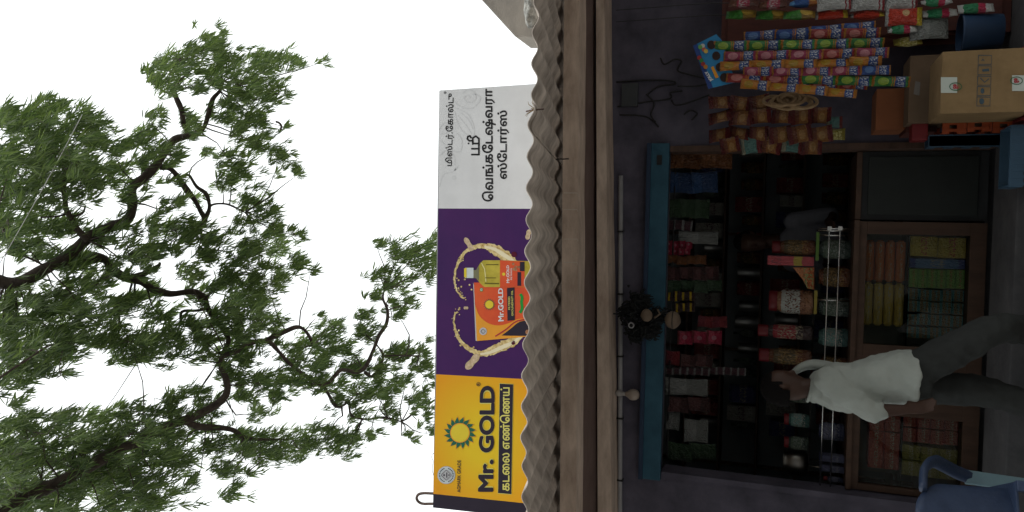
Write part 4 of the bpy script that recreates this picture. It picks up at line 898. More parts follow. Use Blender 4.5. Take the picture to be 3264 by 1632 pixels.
# ------------------------------------------------------------------ counter with glass display, rails, jars
KY = 5.80
KZ = P(2716, 900, KY).z
M_kwood = mat('counter_wood', (.065, .035, .022), .6, scale=3, col2=(.11, .062, .04), stretch=(6, 6, 1), bump=.1)
M_glass = bpy.data.materials.new('clear_glass'); M_glass.use_nodes = True
_n, _l = M_glass.node_tree.nodes, M_glass.node_tree.links; _g = _n.new('ShaderNodeBsdfGlossy'); _g.inputs['Roughness'].default_value = .02; _t = _n.new('ShaderNodeBsdfTransparent'); _t.inputs[0].default_value = (.93, .96, .94, 1)
_fz = _n.new('ShaderNodeFresnel'); _fz.inputs[0].default_value = 1.22; _mx = _n.new('ShaderNodeMixShader'); _l.new(_fz.outputs[0], _mx.inputs[0]); _l.new(_t.outputs[0], _mx.inputs[1]); _l.new(_g.outputs[0], _mx.inputs[2]); _l.new(_mx.outputs[0], _n['Material Output'].inputs[0])
M_glass.node_tree.nodes['Principled BSDF'].inputs['Roughness'].default_value = .02
kx0, kx1 = xL + .04, P(2900, 708, KY).x
wz1, wz0 = P(2758, 900, KY).z, P(3088, 900, KY).z
wx = [(P(2900, 1560, KY).x, P(2900, 1330, KY).x), (P(2900, 1105, KY).x, P(2900, 748, KY).x)]
ctr = thing('display_counter', ((kx0 + kx1) / 2, KY, FZ), 'dark wooden shop counter with glass fronts showing packets', 'counter')
m = MB(); m.box((kx0, KY - .03, KZ - .035), (kx1 + .01, KY + .55, KZ)); m.build('top_board', M_kwood, ctr, bevel=.005)
m = MB(); m.box((kx0, KY, FZ), (kx1, KY + .05, wz0)); m.build('kick_board', M_kwood, ctr)
m = MB(); m.box((kx0, KY, wz1), (kx1, KY + .05, KZ - .036)); m.build('top_rail', M_kwood, ctr)
for a, b in ((kx0, wx[0][0]), (wx[0][1], wx[1][0]), (wx[1][1], kx1)):
    m = MB(); m.box((a, KY + .001, wz0 + .001), (b, KY + .049, wz1 - .001)); m.build('stile', M_kwood, ctr)
m = MB(); m.box((kx0, KY + .5, FZ), (kx1, KY + .53, KZ - .036)); m.build('back_panel', mat('pale_panel', (.30, .29, .26), .8), ctr)
m = MB(); m.box((kx0, KY + .06, wz0 - .02), (kx1, KY + .49, wz0 - .002)); m.build('bottom_shelf', M_kwood, ctr)
wzm = P(2898, 900, KY).z
m = MB(); m.box((kx0 + .01, KY + .08, wzm - .008), (kx1 - .01, KY + .49, wzm)); m.build('glass_shelf', M_glass, ctr)
for a, b in wx:
    m = MB(); m.box((a - .002, KY + .018, wz0 - .002), (b + .002, KY + .024, wz1 + .002)); m.build('glass_pane', M_glass, ctr)
# dark cabinet to the right of the counter
kb = thing('dark_cabinet', (kx1 + .3, KY, FZ), 'black-green painted low cabinet between the counter and the door frame', 'cabinet')
m = MB(); m.box((kx1 + .014, KY + .02, FZ), (xR - .035, KY + .5, KZ - .04)); m.build('carcass', M_dark, kb)
m = MB(); m.box((kx1 + .014, KY + .0, KZ - .039), (xR - .035, KY + .52, KZ - .004)); m.build('top_board', M_kwood, kb, bevel=.004)
m = MB(); m.box((kx1 + .05, KY + .006, FZ + .06), (xR - .07, KY + .018, KZ - .08)); m.build('door_panel', mat('dark_green_paint', (.022, .028, .026), .6), kb, bevel=.003)
def boxpack(name, a, b, mt, label=None, cat='packet', group=None, bev=.003, parent=None):
    m = MB(); m.box(a, b); o = m.build(name, mt, parent, bevel=bev)
    if label: tag(o, label, cat, group)
    return o
mp = lambda nm, c, c2=None, s=None: mat_pack('box_' + nm, [(0, c), (.12, c2 or c), (.88, c)], scrib=(.34, .62, s or (.42, .38, .30), 13), rough=.45)
B_yel, B_grn, B_cy, B_blue, B_red, B_or = mp('yellow', (.42, .30, .04), (.50, .36, .06), (.40, .06, .04)), mp('green', (.16, .36, .06), (.22, .42, .08), (.45, .14, .06)), mp('cyan', (.12, .30, .34), (.28, .20, .12), (.05, .42, .55)), mp('blue', (.03, .06, .25), (.10, .2, .4)), mp('red', (.32, .06, .05), (.36, .09, .06)), mp('orange', (.50, .15, .04), (.55, .22, .05), (.6, .4, .1))
GY = KY + .12
def px_box(x0, y0, x1, y1, Y, d, mt, name, label, cat, group=None):     # photograph box: x down, y to the left
    a, b = P(x1, y1, Y), P(x0, y0, Y)
    return boxpack(name, (a.x, Y, a.z), (b.x, Y + d, b.z), mt, label, cat, group)
sc_ = GY / KY
zsh = wzm + .003
def stack(y0, y1, n, zb, zt, mt, name, label, cat, group, Y=GY, d=.16, nx=1):
    xa, xb = P(2980, y1, KY).x, P(2980, y0, KY).x
    for c in range(nx):
        for i in range(n):
            h = (zt - zb) / n; x0 = xa + (xb - xa) * c / nx; x1 = xa + (xb - xa) * (c + 1) / nx; j = random.uniform(-.004, .004)
            boxpack(name, (x0 + .002 + j, Y + j, zb + h * i + .001), (x1 - .002 + j, Y + d, zb + h * (i + 1) - .002), mt, label, cat, group)
bt = wzm - .012
stack(755, 822, 2, wz0, bt, B_yel, 'biscuit_box', 'yellow box with red marks in the glass counter below the shelf', 'box', 'yellow boxes in the glass counter')
stack(826, 858, 1, wz0, bt, B_blue, 'foil_roll', 'dark blue shiny packet between yellow and green packs in the glass counter', 'packet', None)
stack(860, 922, 6, wz0, bt, B_grn, 'soap_pack', 'small green carton stacked six high in the glass counter', 'carton', 'green cartons in the glass counter')
for yy in (926, 966, 1008, 1050): stack(yy, yy + 38, 5, wz0, bt, B_cy, 'detergent_pack', 'cyan and brown packet stacked five high in the glass counter', 'packet', 'cyan packets in the glass counter')
for r_ in range(4):           # biscuit rolls lying on the glass shelf
    for c in range(2):
        xa, xb = P(2850, (1050, 905)[c], KY).x, P(2850, (905, 765)[c], KY).x; z = zsh + .034 + .066 * r_
        if z + .034 > wz1 + .02: continue
        m = MB(); n_ = 12; m.tube([(xa + .004, GY + .05, z), (xa + .012, GY + .05, z), (xa + .016, GY + .05, z), (xb - .016, GY + .05, z), (xb - .012, GY + .05, z), (xb - .004, GY + .05, z)], [.020, .018, .031, .031, .018, .020], n_)
        tag(m.build('biscuit_roll', (mp('roll_y', (.46, .30, .05), (.52, .36, .08)), mp('roll_o', (.50, .10, .03), (.55, .16, .05)))[c], smooth=False), ('yellow', 'orange-red')[c] + ' biscuit roll lying on the glass shelf in the counter', 'biscuit roll', ('yellow', 'orange') [c] + ' biscuit rolls in the counter')
stack(1440, 1540, 3, wz0, bt, mp('olive', (.22, .19, .04), (.27, .23, .06)), 'biscuit_box', 'olive yellow box stacked in the left glass front of the counter', 'box', 'olive boxes in the left glass front', nx=2)
stack(1335, 1430, 4, wz0, bt, B_red, 'biscuit_box', 'dull red box stacked in the left glass front of the counter', 'box', 'red boxes in the left glass front', nx=2)
stack(1340, 1530, 2, zsh, zsh + .2, B_red, 'biscuit_box', 'dull red box on the glass shelf in the left glass front', 'box', 'red boxes on the shelf of the left glass front', nx=3)
# rails of two steel rods on the counter
ra = thing('guard_rail', P(2660, 1100, KY + .02), 'two thin polished steel rods on small brackets above the counter', 'rail')
for xx0, xx1 in ((2644, 2613.5), (2678, 2646)):
    a, b = P(xx0, 728, KY + .02), P(xx1, 1556, KY + .02); m = MB(); m.tube([a, b], .0052, 8); m.build('rod', M_steel, ra, smooth=True)
    m = MB(); m.box((a.x - .014, a.y - .014, a.z - .014), (a.x + .014, a.y + .014, a.z + .014)); m.build('bracket', M_steel, ra, bevel=.003)
for y_, xa, xb in ((728, 2612, 2716), (1556, 2585, 2690)):
    a, b = P(xa, y_, KY + .024), P(xb, y_, KY + .024); m = MB(); m.tube([a, Vector((a.x, a.y, KZ + .001))], .004, 8); m.build('post', M_steel, ra, smooth=True)
# upper glass shelf over the counter and what stands on it
UY = KY + .16
UZ = P(2596, 900, UY).z
us = thing('glass_shelf', (0, UY, KZ), 'glass shelf with a green edge standing on the counter, carrying jars', 'shelf')
m = MB(); m.box((kx0 + .05, UY - .02, UZ - .008), (P(2596, 735, UY).x, UY + .2, UZ)); m.build('plate', M_glass, us)
m = MB(); m.box((P(2596, 830, UY).x, UY - .024, UZ - .022), (P(2596, 740, UY).x, UY - .021, UZ - .001)); m.build('green_edge', mat('green_tape', (.10, .20, .03), .5), us)
m = MB(); m.box((P(2596, 1000, UY).x, UY - .024, UZ - .022), (P(2596, 925, UY).x, UY - .021, UZ - .001)); m.build('yellow_edge', mat('yellow_tape', (.30, .24, .04), .5), us)
for xx in (kx0 + .08, -.45, .05, P(2596, 740, UY).x - .02):
    for yy in (UY + .0, UY + .18): m = MB(); m.tube([(xx, yy, KZ), (xx, yy, UZ - .009)], .006, 8); m.build('support', M_steel, us, smooth=True)
def jar(x0, x1, y0, y1, Y, zb, body, lidm, label, group=None, name='jar', lid=True):
    a, b = P(x1, y1, Y), P(x0, y0, Y); r_ = (b.x - a.x) / 2; cx_ = (a.x + b.x) / 2; h = b.z - zb
    j = thing(name, (cx_, Y + r_, zb), label, 'jar', group); o_ = (cx_, Y + r_, zb + .001)
    hb = h * (.84 if lid else 1)
    m = MB(); m.lathe([(r_ * .86, 0), (r_ * .97, h * .02), (r_, h * .06), (r_, hb * .72), (r_ * .96, hb * .80), (r_ * .8, hb * .92), (r_ * .74, hb)], o_, 22); m.build('body', body, j, smooth=True)
    if lid: m = MB(); m.lathe([(r_ * .80, hb * .96), (r_ * .83, hb * .97), (r_ * .83, h * .985), (r_ * .78, h)], o_, 22); m.build('lid', lidm, j, smooth=True)
    return j
L_red = mat('red_lid', (.14, .010, .014), .45); 
J = lambda nm, lo, mid, sp=(.6, .6, .55): mat_pack('jar_' + nm, [(0, lo), (.35, mid), (.85, lo)], scrib=(.2, .75, tuple(v * .6 for v in sp), 16), rough=.2)
J_br, J_sil, J_rd, J_gr, J_bl, J_tl = J('brown', (.14, .05, .02), (.10, .07, .03), (.5, .3, .1)), J('silver', (.30, .15, .08), (.46, .48, .44), (.25, .10, .06)), J('red', (.05, .03, .03), (.30, .03, .04), (.6, .5, .35)), J('green', (.04, .06, .05), (.10, .14, .10), (.35, .4, .36)), J('blue', (.05, .06, .12), (.16, .17, .26), (.35, .36, .42)), J('teal', (.05, .12, .11), (.16, .30, .28))
jar(2462, 2590, 763, 816, UY, UZ, J_br, L_red, 'brown candy jar with a dark red lid beside the pink box on the glass shelf')
jar(2452, 2598, 922, 1008, UY, UZ, J_sil, L_red, 'big silver and brown printed jar on the yellow-edged glass shelf')
jar(2416, 2590, 1032, 1088, UY, UZ, J_rd, L_red, 'dark jar with a red printed label next to the big silver jar')
jar(2420, 2590, 1108, 1172, UY, UZ, J_br, L_red, 'brown candy jar by the raised shoulder of the man in white')
for i, y in enumerate((1240, 1318, 1392)): jar(2500, 2590, y, y + 52, UY, UZ, (J_gr, J_tl, J_gr)[i], L_red, ('dark green jar hidden behind the man in white', 'teal jar with a red lid left of the white shirt', 'dark green jar with a red lid next to the steel pot')[i])
for i, y in enumerate((762, 852, 948, 1046, 1140, 1250, 1350)):
    jar(2612, 2712, y, y + 66, KY + .14, KZ, (J_gr, J_br, J_gr, J_tl, J_br, J_gr, J_bl)[i], L_red, ('short dark green jar', 'short brown jar', 'short dark green jar', 'short teal jar', 'short brown jar', 'short dark green jar', 'short dark blue jar')[i] + ' standing on the counter behind the steel rods', 'row of short jars behind the rods', lid=False)
px_box(2447, 815, 2594, 849, UY, .10, mat_pack('box_pink', [(0, (.50, .08, .10)), (.25, (.50, .38, .06)), (.43, (.55, .09, .11))], scrib=(.7, .92, (.25, .06, .08), 8), rough=.5), 'tall_box', 'tall pink cardboard box with a yellow band on the glass shelf', 'box')
m = MB(); m.prism([P(x, y, UY) for x, y in ((2528, 853), (2595, 853), (2595, 923), (2574, 920), (2560, 893))], (0, .09, 0)); tr = m.build('display_carton', mat_pack('box_display', [(0, (.48, .13, .04)), (.3, (.56, .22, .09))], scrib=(.05, .5, (.30, .32, .12), 7), rough=.5)); tag(tr, 'slant-cut orange display carton next to the tall pink box', 'carton')
# things at the left end of the shelf
q = P(2595, 1495, UY); m = MB(); m.lathe([(.07, 0), (.098, .03), (.105, .08), (.098, .13), (.075, .155), (.082, .17), (.088, .172), (.084, .165), (.06, .16)], (q.x, UY + .12, UZ + .001), 28); tag(m.build('steel_pot', mat('dull_steel', (.22, .21, .19), .35, metal=1.0), smooth=True), 'round dull steel pot at the end of the glass shelf by the wall', 'pot')
stack_y = [(1450, 1480), (1482, 1512)]
for a, b in stack_y: px_box(2612, a, 2710, b, KY + .12, .09, mp('navy', (.05, .06, .13), (.13, .14, .24), (.32, .34, .40)), 'blue_box', 'small blue printed box standing on the counter behind the rods', 'box', 'blue boxes behind the rods')
jar(2626, 2712, 1518, 1546, KY + .12, KZ, J_bl, L_red, 'slim bottle with a bright red cap at the wall end of the counter')

# ------------------------------------------------------------------ shelves at the back of the shop
BYs = 7.9
bs = thing('back_shelving', (0, BYs, FZ), 'dark shelving along the back of the shop, crowded with goods', 'shelving')
SZ = [.5, .95, 1.35, 1.72, 2.08, 2.42]
for z in SZ: m = MB(); m.box((-2.4, BYs, z - .02), (2.4, BYs + .42, z)); m.build('shelf_board', M_dwood, bs)
for x in (-2.4, -1.2, 0, 1.2, 2.38): m = MB(); m.box((x, BYs + .38, FZ), (x + .03, BYs + .42, 2.7)); m.build('upright', M_dwood, bs)
KIND = [('red carton on the dark back shelving', 'carton', mp('back_red', (.22, .03, .03), (.25, .06, .05))), ('silver tin on the dark back shelving', 'tin', mat('tin_metal', (.34, .34, .33), .35, metal=.8)), ('green bottle on the dark back shelving', 'bottle', J_gr), ('pale paper packet on the dark back shelving', 'packet', mp('back_white', (.34, .33, .30), (.38, .37, .33), (.15, .1, .1))), ('dark blue carton on the dark back shelving', 'carton', mp('back_blue', (.04, .05, .14), (.07, .08, .2))), ('brown jar on the dark back shelving', 'jar', J_br)]
pro = {}
for zi, z in enumerate(SZ[1:-1]):
    x = -1.9; pro = {}; bn = ('second board from the floor', 'third board from the floor', 'fourth board from the floor', 'fifth board from the floor')[zi]
    while x < 1.75:
        k = random.randrange(6); lab, cat, mt_ = KIND[k]; s_ = random.uniform(.85, 1.15)
        wd = (.16, .13, .10, .15, .17, .13)[k]
        if k not in pro:
            m = MB()
            if k in (0, 3, 4): m.box((-wd / 2 + .01, 0, 0), (wd / 2 - .01, .14, .24))
            elif k == 1: m.lathe([(.055, 0), (.058, .005), (.055, .01), (.055, .19), (.058, .195), (.055, .2)], (0, .08, 0), 16)
            elif k == 2: m.lathe([(.036, 0), (.038, .01), (.038, .15), (.015, .2), (.014, .25), (.017, .255)], (0, .08, 0), 14)
            else: m.lathe([(.05, 0), (.055, .01), (.055, .14), (.045, .17), (.048, .175), (.048, .2)], (0, .08, 0), 16)
            o = m.build(('carton', 'tin', 'bottle', 'paper_packet', 'carton', 'jar')[k], mt_, smooth=k in (1, 2, 5)); pro[k] = o
            tag(o, lab.replace('dark back shelving', 'back shelving, ' + bn), cat, lab.split()[0] + ' ' + cat + ' row, ' + bn)
        else:
            o = pro[k].copy(); COL.objects.link(o)
        o.location = (x, BYs + .04 + random.uniform(0, .06), z + .001); o.scale = (s_, 1, s_); o.rotation_euler.z = random.uniform(-.15, .15)
        x += wd * s_ + random.uniform(.01, .05)
# strips and bags hanging inside under the lintel
HY = 6.05
hm = {'red': mat_pack('hang_red', [(0, (.30, .02, .05)), (.5, (.42, .05, .09)), (.85, (.2, .02, .03))], blob=(.5, .5, .16, .16, (.40, .14, .18)), rough=.2), 'silver': mat_pack('hang_silver', [(0, (.30, .30, .30)), (.15, (.08, .04, .05)), (.85, (.42, .42, .42))], rough=.15), 'brown': mat_pack('hang_brown', [(0, (.16, .06, .02)), (.5, (.22, .09, .035))], rough=.25), 'blue': mat_pack('hang_blue', [(0, (.02, .05, .13)), (.6, (.03, .08, .2))], rough=.25), 'green': mat_pack('hang_green', [(0, (.03, .06, .03)), (.6, (.05, .09, .05))], rough=.2), 'yellow': mat_pack('hang_yellow', [(0, (.05, .03, .03)), (.45, (.55, .38, .03)), (.75, (.06, .03, .05))], rough=.2), 'grey': mat_pack('hang_grey', [(0, (.16, .17, .16)), (.5, (.22, .23, .22))], rough=.2), 'dark': mat_pack('hang_dark', [(0, (.05, .02, .02)), (.4, (.10, .04, .04))], rough=.25), 'maroon': mat_pack('hang_maroon', [(0, (.20, .025, .03)), (.5, (.16, .02, .03))], rough=.3)}
HANG = [('brown', 505, 66, 2130, 2330, 2, 'brown bulky foil pack hung inside the door by the right jamb'), ('blue', 582, 66, 2130, 2285, 2, 'dark blue foil pack strip hung inside the door'), ('green', 664, 60, 2125, 2260, 3, 'dark green foil sachet strip hung inside the door'), ('silver', 718, 32, 2122, 2206, 3, 'short strip of silver-edged sachets hung under the lintel'),
 ('grey', 757, 40, 2165, 2285, 1, 'grey plastic bag hung next to the red sachets'), ('red', 780, 26, 2122, 2206, 4, 'bright red sachet strip hung under the lintel beside the grey bag'), ('red', 802, 24, 2122, 2200, 4, 'second bright red sachet strip hung beside its twin'), ('brown', 828, 30, 2128, 2250, 4, 'brown sachet strip between red strips and dark packs'), ('dark', 872, 44, 2128, 2290, 4, 'dark sachet strip hung in the middle of the opening'), ('green', 912, 40, 2128, 2300, 4, 'dark green strip left of the middle dark strip'),
 ('yellow', 944, 34, 2124, 2215, 4, 'yellow glinting sachet strip hung above the silver jar'), ('yellow', 980, 30, 2150, 2215, 3, 'short yellow sachet strip next to the gourd charm'), ('maroon', 1026, 36, 2225, 2316, 2, 'dull pink sachet pack hung below the charm'), ('red', 1075, 44, 2160, 2300, 3, 'dark red sachet strip behind the charm'), ('maroon', 1142, 52, 2122, 2166, 1, 'dark red block-shaped pack tight under the lintel'), ('dark', 1150, 40, 2170, 2270, 2, 'dark sachet pack below the dark red block'),
 ('silver', 1184, 24, 2122, 2376, 11, 'long thin chain of silver-edged sachets hanging from the lintel'), ('grey', 1234, 54, 2124, 2252, 1, 'crumpled grey plastic bag hung left of the silver chain'), ('grey', 1340, 58, 2124, 2165, 1, 'small grey bag under the lintel towards the left wall'), ('grey', 1372, 70, 2182, 2255, 1, 'grey bundled bag hanging lower towards the left wall'), ('dark', 1290, 50, 2130, 2260, 2, 'dark pack hung between two grey bags'), ('green', 1440, 60, 2130, 2280, 2, 'dark green pack hung near the left jamb')]
for st, y, wd, x0, x1, n, lab in HANG:
    a = P(x0, y, HY); sp = thing('hanging_strip', (a.x, HY, zT - .01), lab, 'sachet strip', None)
    m = MB(); m.tube([(a.x, HY, zT - .02), tuple(P(x1, y, HY))], .0015, 4); m.build('cord', M_black, sp)
    for i in range(n):
        c = P(x0 + (x1 - x0) * (i + .5) / n, y, HY); s = PX(x0, y, HY)
        o = pouch('sachet', 'hang%d' % (n > 2), .1, .1, .028, hm[st], c + Vector((random.uniform(-.004, .004), random.uniform(-.01, .01), 0)), rz=random.uniform(-.5, .5), tilt=random.uniform(-.06, .06), parent=sp, nx=6, nz=6)
        o.scale = (wd * s / .095, 1, (x1 - x0) / n * s / .1 * 1.02)
m = MB(); m.tube([(xL + .05, HY, zT - .015), (xR - .05, HY, zT - .015)], .006, 8); tag(m.build('hanging_rod', M_black), 'thin black rod inside the lintel that the sachet strips hang from', 'rod')

# ------------------------------------------------------------------ charm of gourd and black fibre, bulb, cables
CHY = WY - .16
ch = thing('hanging_charm', P(1975, 1000, CHY), 'black shaggy hanging charm with two pale gourds in front of the blue lintel', 'charm')
M_gourd = mat('pale_gourd', (.14, .10, .07), .7, scale=12, col2=(.20, .15, .105)); M_fib = mat('black_fibre', (.012, .014, .015), .9, scale=40)
m = MB(); m.tube([P(1955, 1000, CHY), P(2000, 1003, CHY), P(2130, 1015, CHY)], .006, 6); m.build('cord', M_fib, ch)
def blob(px, rx, rz, mt, nm, amp=.08, par=ch, Y=CHY, seed=0):
    c = P(*px, Y); b_ = bmesh.new(); bmesh.ops.create_icosphere(b_, subdivisions=3, radius=1); m = MB()
    for v in b_.verts: v.co = Vector((v.co.x * rx, v.co.y * rx, v.co.z * rz)) * (1 + amp * noise.noise(v.co * 2.2 + Vector((seed, 0, 0)))) + c
    m.v = [tuple(v.co) for v in b_.verts]; m.f = [tuple(v.index for v in f.verts) for f in b_.faces]; b_.free()
    return m.build(nm, mt, par, smooth=True)
blob((2061, 1005), .046, .042, M_gourd, 'gourd', Y=CHY - .07); g2 = blob((2144, 1020), .062, .056, M_gourd, 'gourd', Y=CHY - .05, seed=3)
c = P(2144, 1020, CHY - .05); m = MB(); m.tube([c + Vector((.0632 * math.cos(t), .0632 * math.sin(t), -.004)) for t in [2 * math.pi * i / 24 for i in range(25)]], .003, 5, cap=False); m.build('tie_band', M_fib, g2)
for (x, y, n, L) in ((2000, 1000, 160, .05), (2035, 965, 260, .06), (2065, 1050, 260, .06), (2090, 1010, 120, .045), (2020, 1065, 140, .045)):
    m = MB(); c = P(x, y, CHY)
    for k in range(n):
        d = Vector((random.gauss(0, 1), random.gauss(0, .7), random.gauss(-.3, .8))).normalized() * L * random.uniform(.3, 1); s0 = c + Vector((random.gauss(0, .03), random.gauss(0, .02), random.gauss(0, .03)))
        m.tube([s0, s0 + d * .6, s0 + d + Vector((0, 0, -.02))], [.009, .007, .003], 4)
    m.build('fibre_tuft', M_fib, ch)['kind'] = 'stuff'
c = P(2012, 1037, CHY - .1); m = MB(); m.tube([c + Vector((.018 * math.cos(t), 0, .018 * math.sin(t))) for t in [2 * math.pi * i / 18 for i in range(19)]], .005, 6, cap=False); m.build('ring', M_grey, ch, smooth=True)
c = P(2100, 1000, CHY - .05); m = MB(); m.tube([c + Vector((-.03, 0, .03)), c + Vector((.0, -.01, -.01)), c + Vector((.03, 0, .01))], .008, 6); m.build('shell', M_gourd, ch, smooth=True)
bl = thing('light_bulb', P(1990, 1256, WY - .06), 'unlit pale light bulb in a white holder hanging from the conduit pipe', 'light bulb')
M_bulb = mat('opal_glass', (.36, .30, .25), .3, var=.05); M_hold = mat('bakelite_white', (.34, .32, .30), .5)
bc = P(2018, 1258, WY - .06)
b1 = P(1962, 1256, WY - .06)
m = MB(); m.lathe([(.014, .055), (.016, .09), (.022, .092), (.022, .125), (.012, .128), (.012, .15)], bc, 14); m.build('holder', M_hold, bl, smooth=True)
m = MB(); m.lathe([(.004, -.048), (.022, -.043), (.038, -.025), (.043, 0), (.038, .022), (.022, .042), (.014, .06)], bc, 20); m.build('bulb', M_bulb, bl, smooth=True)
CAB = [[(1965, 262), (2050, 256), (2140, 258), (2150, 268), (2100, 275), (2065, 300)], [(1968, 340), (2060, 325), (2120, 318), (2140, 310), (2138, 295), (2175, 290)], [(1975, 366), (2050, 370), (2080, 385), (2100, 405)], [(2140, 318), (2155, 335), (2200, 325), (2262, 302)], [(2105, 185), (2118, 205), (2150, 190), (2172, 195), (2160, 225), (2200, 238), (2250, 250)], [(2180, 365), (2200, 352), (2222, 362), (2205, 382)], [(2160, 275), (2215, 275), (2258, 268)], [(2060, 300), (2085, 330), (2075, 365), (2090, 390)]]
for i, pts in enumerate(CAB):
    m = MB(); m.tube(smooth_line([tuple(P(x, y, WY - .012 - .004 * i)) for x, y in pts], 6), .0065, 6)
    tag(m.build('wall_cable', M_black, smooth=True), 'black electric cable looping over the purple wall above the candy card', 'cable', 'black cables on the purple wall')
c = P(2010, 305, WY); m = MB(); m.box((c.x - .085, WY - .045, c.z - .06), (c.x + .085, WY - .003, c.z + .06)); jb = m.build('junction_box', mat('dirty_box', (.05, .055, .06), .7), bevel=.006); tag(jb, 'dirty dark junction box on the purple wall where the cables meet', 'junction box')

# ------------------------------------------------------------------ blue plastic chair at the lower left
M_chr = mat('chair_blue', (.020, .036, .078), .5, scale=12, col2=(.034, .055, .11), bump=.3); M_chl = mat('chair_blue_lit', (.16, .26, .30), .45, scale=6)  # light caught by the front legs is put into a paler blue
HC = P(3085, 1517, 4.75) - Vector((.178, .318, 0)); HC.z = 0
chair = thing('plastic_chair', HC, 'blue moulded plastic armchair with a rounded back standing before the step', 'chair')
def cw_(x, y, z): return HC + Vector((-x * .40 - y * .917, x * .917 - y * .40, z))
m = MB(); n = 16; mm_ = 12                      # curved back shell
zt_ = P(2908, 1600, 4.25).z
for s in (0, 1):
    for i in range(n + 1):
        for j in range(mm_ + 1):
            a = -1 + 2 * i / n; t = j / mm_; top = zt_ * (1 - .13 * abs(a) ** 2.6); z = .40 + (top - .40) * t
            m.v.append(tuple(cw_(-.22 - .10 * t + .10 * a * a + (.012 if s else 0), a * (.20 - .03 * t), z)))
K = (n + 1) * (mm_ + 1)
for i in range(n):
    for j in range(mm_):
        q = i * (mm_ + 1) + j
        m.f += [(q, q + 1, q + mm_ + 2, q + mm_ + 1), (K + q, K + q + mm_ + 1, K + q + mm_ + 2, K + q + 1)]
for i in range(n): q = i * (mm_ + 1) + mm_; m.f.append((q, K + q, K + q + mm_ + 1, q + mm_ + 1))
for j in range(mm_): m.f.append((j, K + j, K + j + 1, j + 1)); q = n * (mm_ + 1) + j; m.f.append((q, q + 1, K + q + 1, K + q))
m.build('backrest', M_chr, chair, smooth=True)
m = MB(); m.hexa([cw_(-.24, -.22, .40), cw_(.22, -.24, .42), cw_(.22, .24, .42), cw_(-.24, .22, .40), cw_(-.24, -.22, .415), cw_(.22, -.24, .438), cw_(.22, .24, .438), cw_(-.24, .22, .415)]); m.build('seat', M_chr, chair, bevel=.008)
for s in (-1, 1):
    m = MB(); m.tube(smooth_line([tuple(cw_(*v)) for v in ((-.29, .13 * s, zt_ - .04), (-.22, .235 * s, .80), (-.08, .30 * s, .735), (.08, .31 * s, .66), (.19, .295 * s, .57), (.228, .285 * s, .50))], 5), .036, 8, sq=.55); m.build('armrest', M_chr, chair, smooth=True)
    m = MB(); m.hexa([cw_(.225, .275 * s - .028, 0), cw_(.275, .275 * s - .028, 0), cw_(.275, .275 * s + .028, 0), cw_(.225, .275 * s + .028, 0), cw_(.205, .285 * s - .036, .53), cw_(.262, .285 * s - .036, .53), cw_(.262, .285 * s + .036, .53), cw_(.205, .285 * s + .036, .53)]); m.build('front_leg', M_chl, chair, bevel=.006)
    m = MB(); m.hexa([cw_(-.33, .20 * s - .02, 0), cw_(-.28, .20 * s - .02, 0), cw_(-.28, .20 * s + .02, 0), cw_(-.33, .20 * s + .02, 0), cw_(-.26, .20 * s - .025, .41), cw_(-.20, .20 * s - .025, .41), cw_(-.20, .20 * s + .025, .41), cw_(-.26, .20 * s + .025, .41)]); m.build('rear_leg', M_chr, chair, bevel=.006)

# ------------------------------------------------------------------ people: lofted rings fused into one skin
def ring(mb, segs, n=16):
    """segs: list of (centre, right half-vector, front half-vector)"""
    k = len(mb.v)
    for c, a, b in segs:
        for j in range(n):
            t = 2 * math.pi * j / n; mb.v.append(tuple(Vector(c) + Vector(a) * math.cos(t) + Vector(b) * math.sin(t)))
    for i in range(len(segs) - 1):
        for j in range(n): mb.f.append((k + i * n + j, k + i * n + (j + 1) % n, k + (i + 1) * n + (j + 1) % n, k + (i + 1) * n + j))
    mb.f.append(tuple(k + j for j in range(n - 1, -1, -1))); mb.f.append(tuple(k + (len(segs) - 1) * n + j for j in range(n)))
def limb(mb, pts, rad, n=12, sub=3):
    q = smooth_line([(*p, r) for p, r in zip(pts, rad)], sub)
    k0 = len(mb.v); mb.tube([v[:3] for v in q], [v[3] for v in q], n)
    for p, r in ((q[0][:3], q[0][3]), (q[-1][:3], q[-1][3])):
        ball(mb, p, (r * .98,) * 3)
def ball(mb, c, r, n=12):
    b_ = bmesh.new(); bmesh.ops.create_uvsphere(b_, u_segments=n, v_segments=n - 2, radius=1); k = len(mb.v)
    for v in b_.verts: mb.v.append((c[0] + v.co.x * r[0], c[1] + v.co.y * r[1], c[2] + v.co.z * r[2]))
    mb.f += [tuple(v.index + k for v in f.verts) for f in b_.faces]; b_.free()
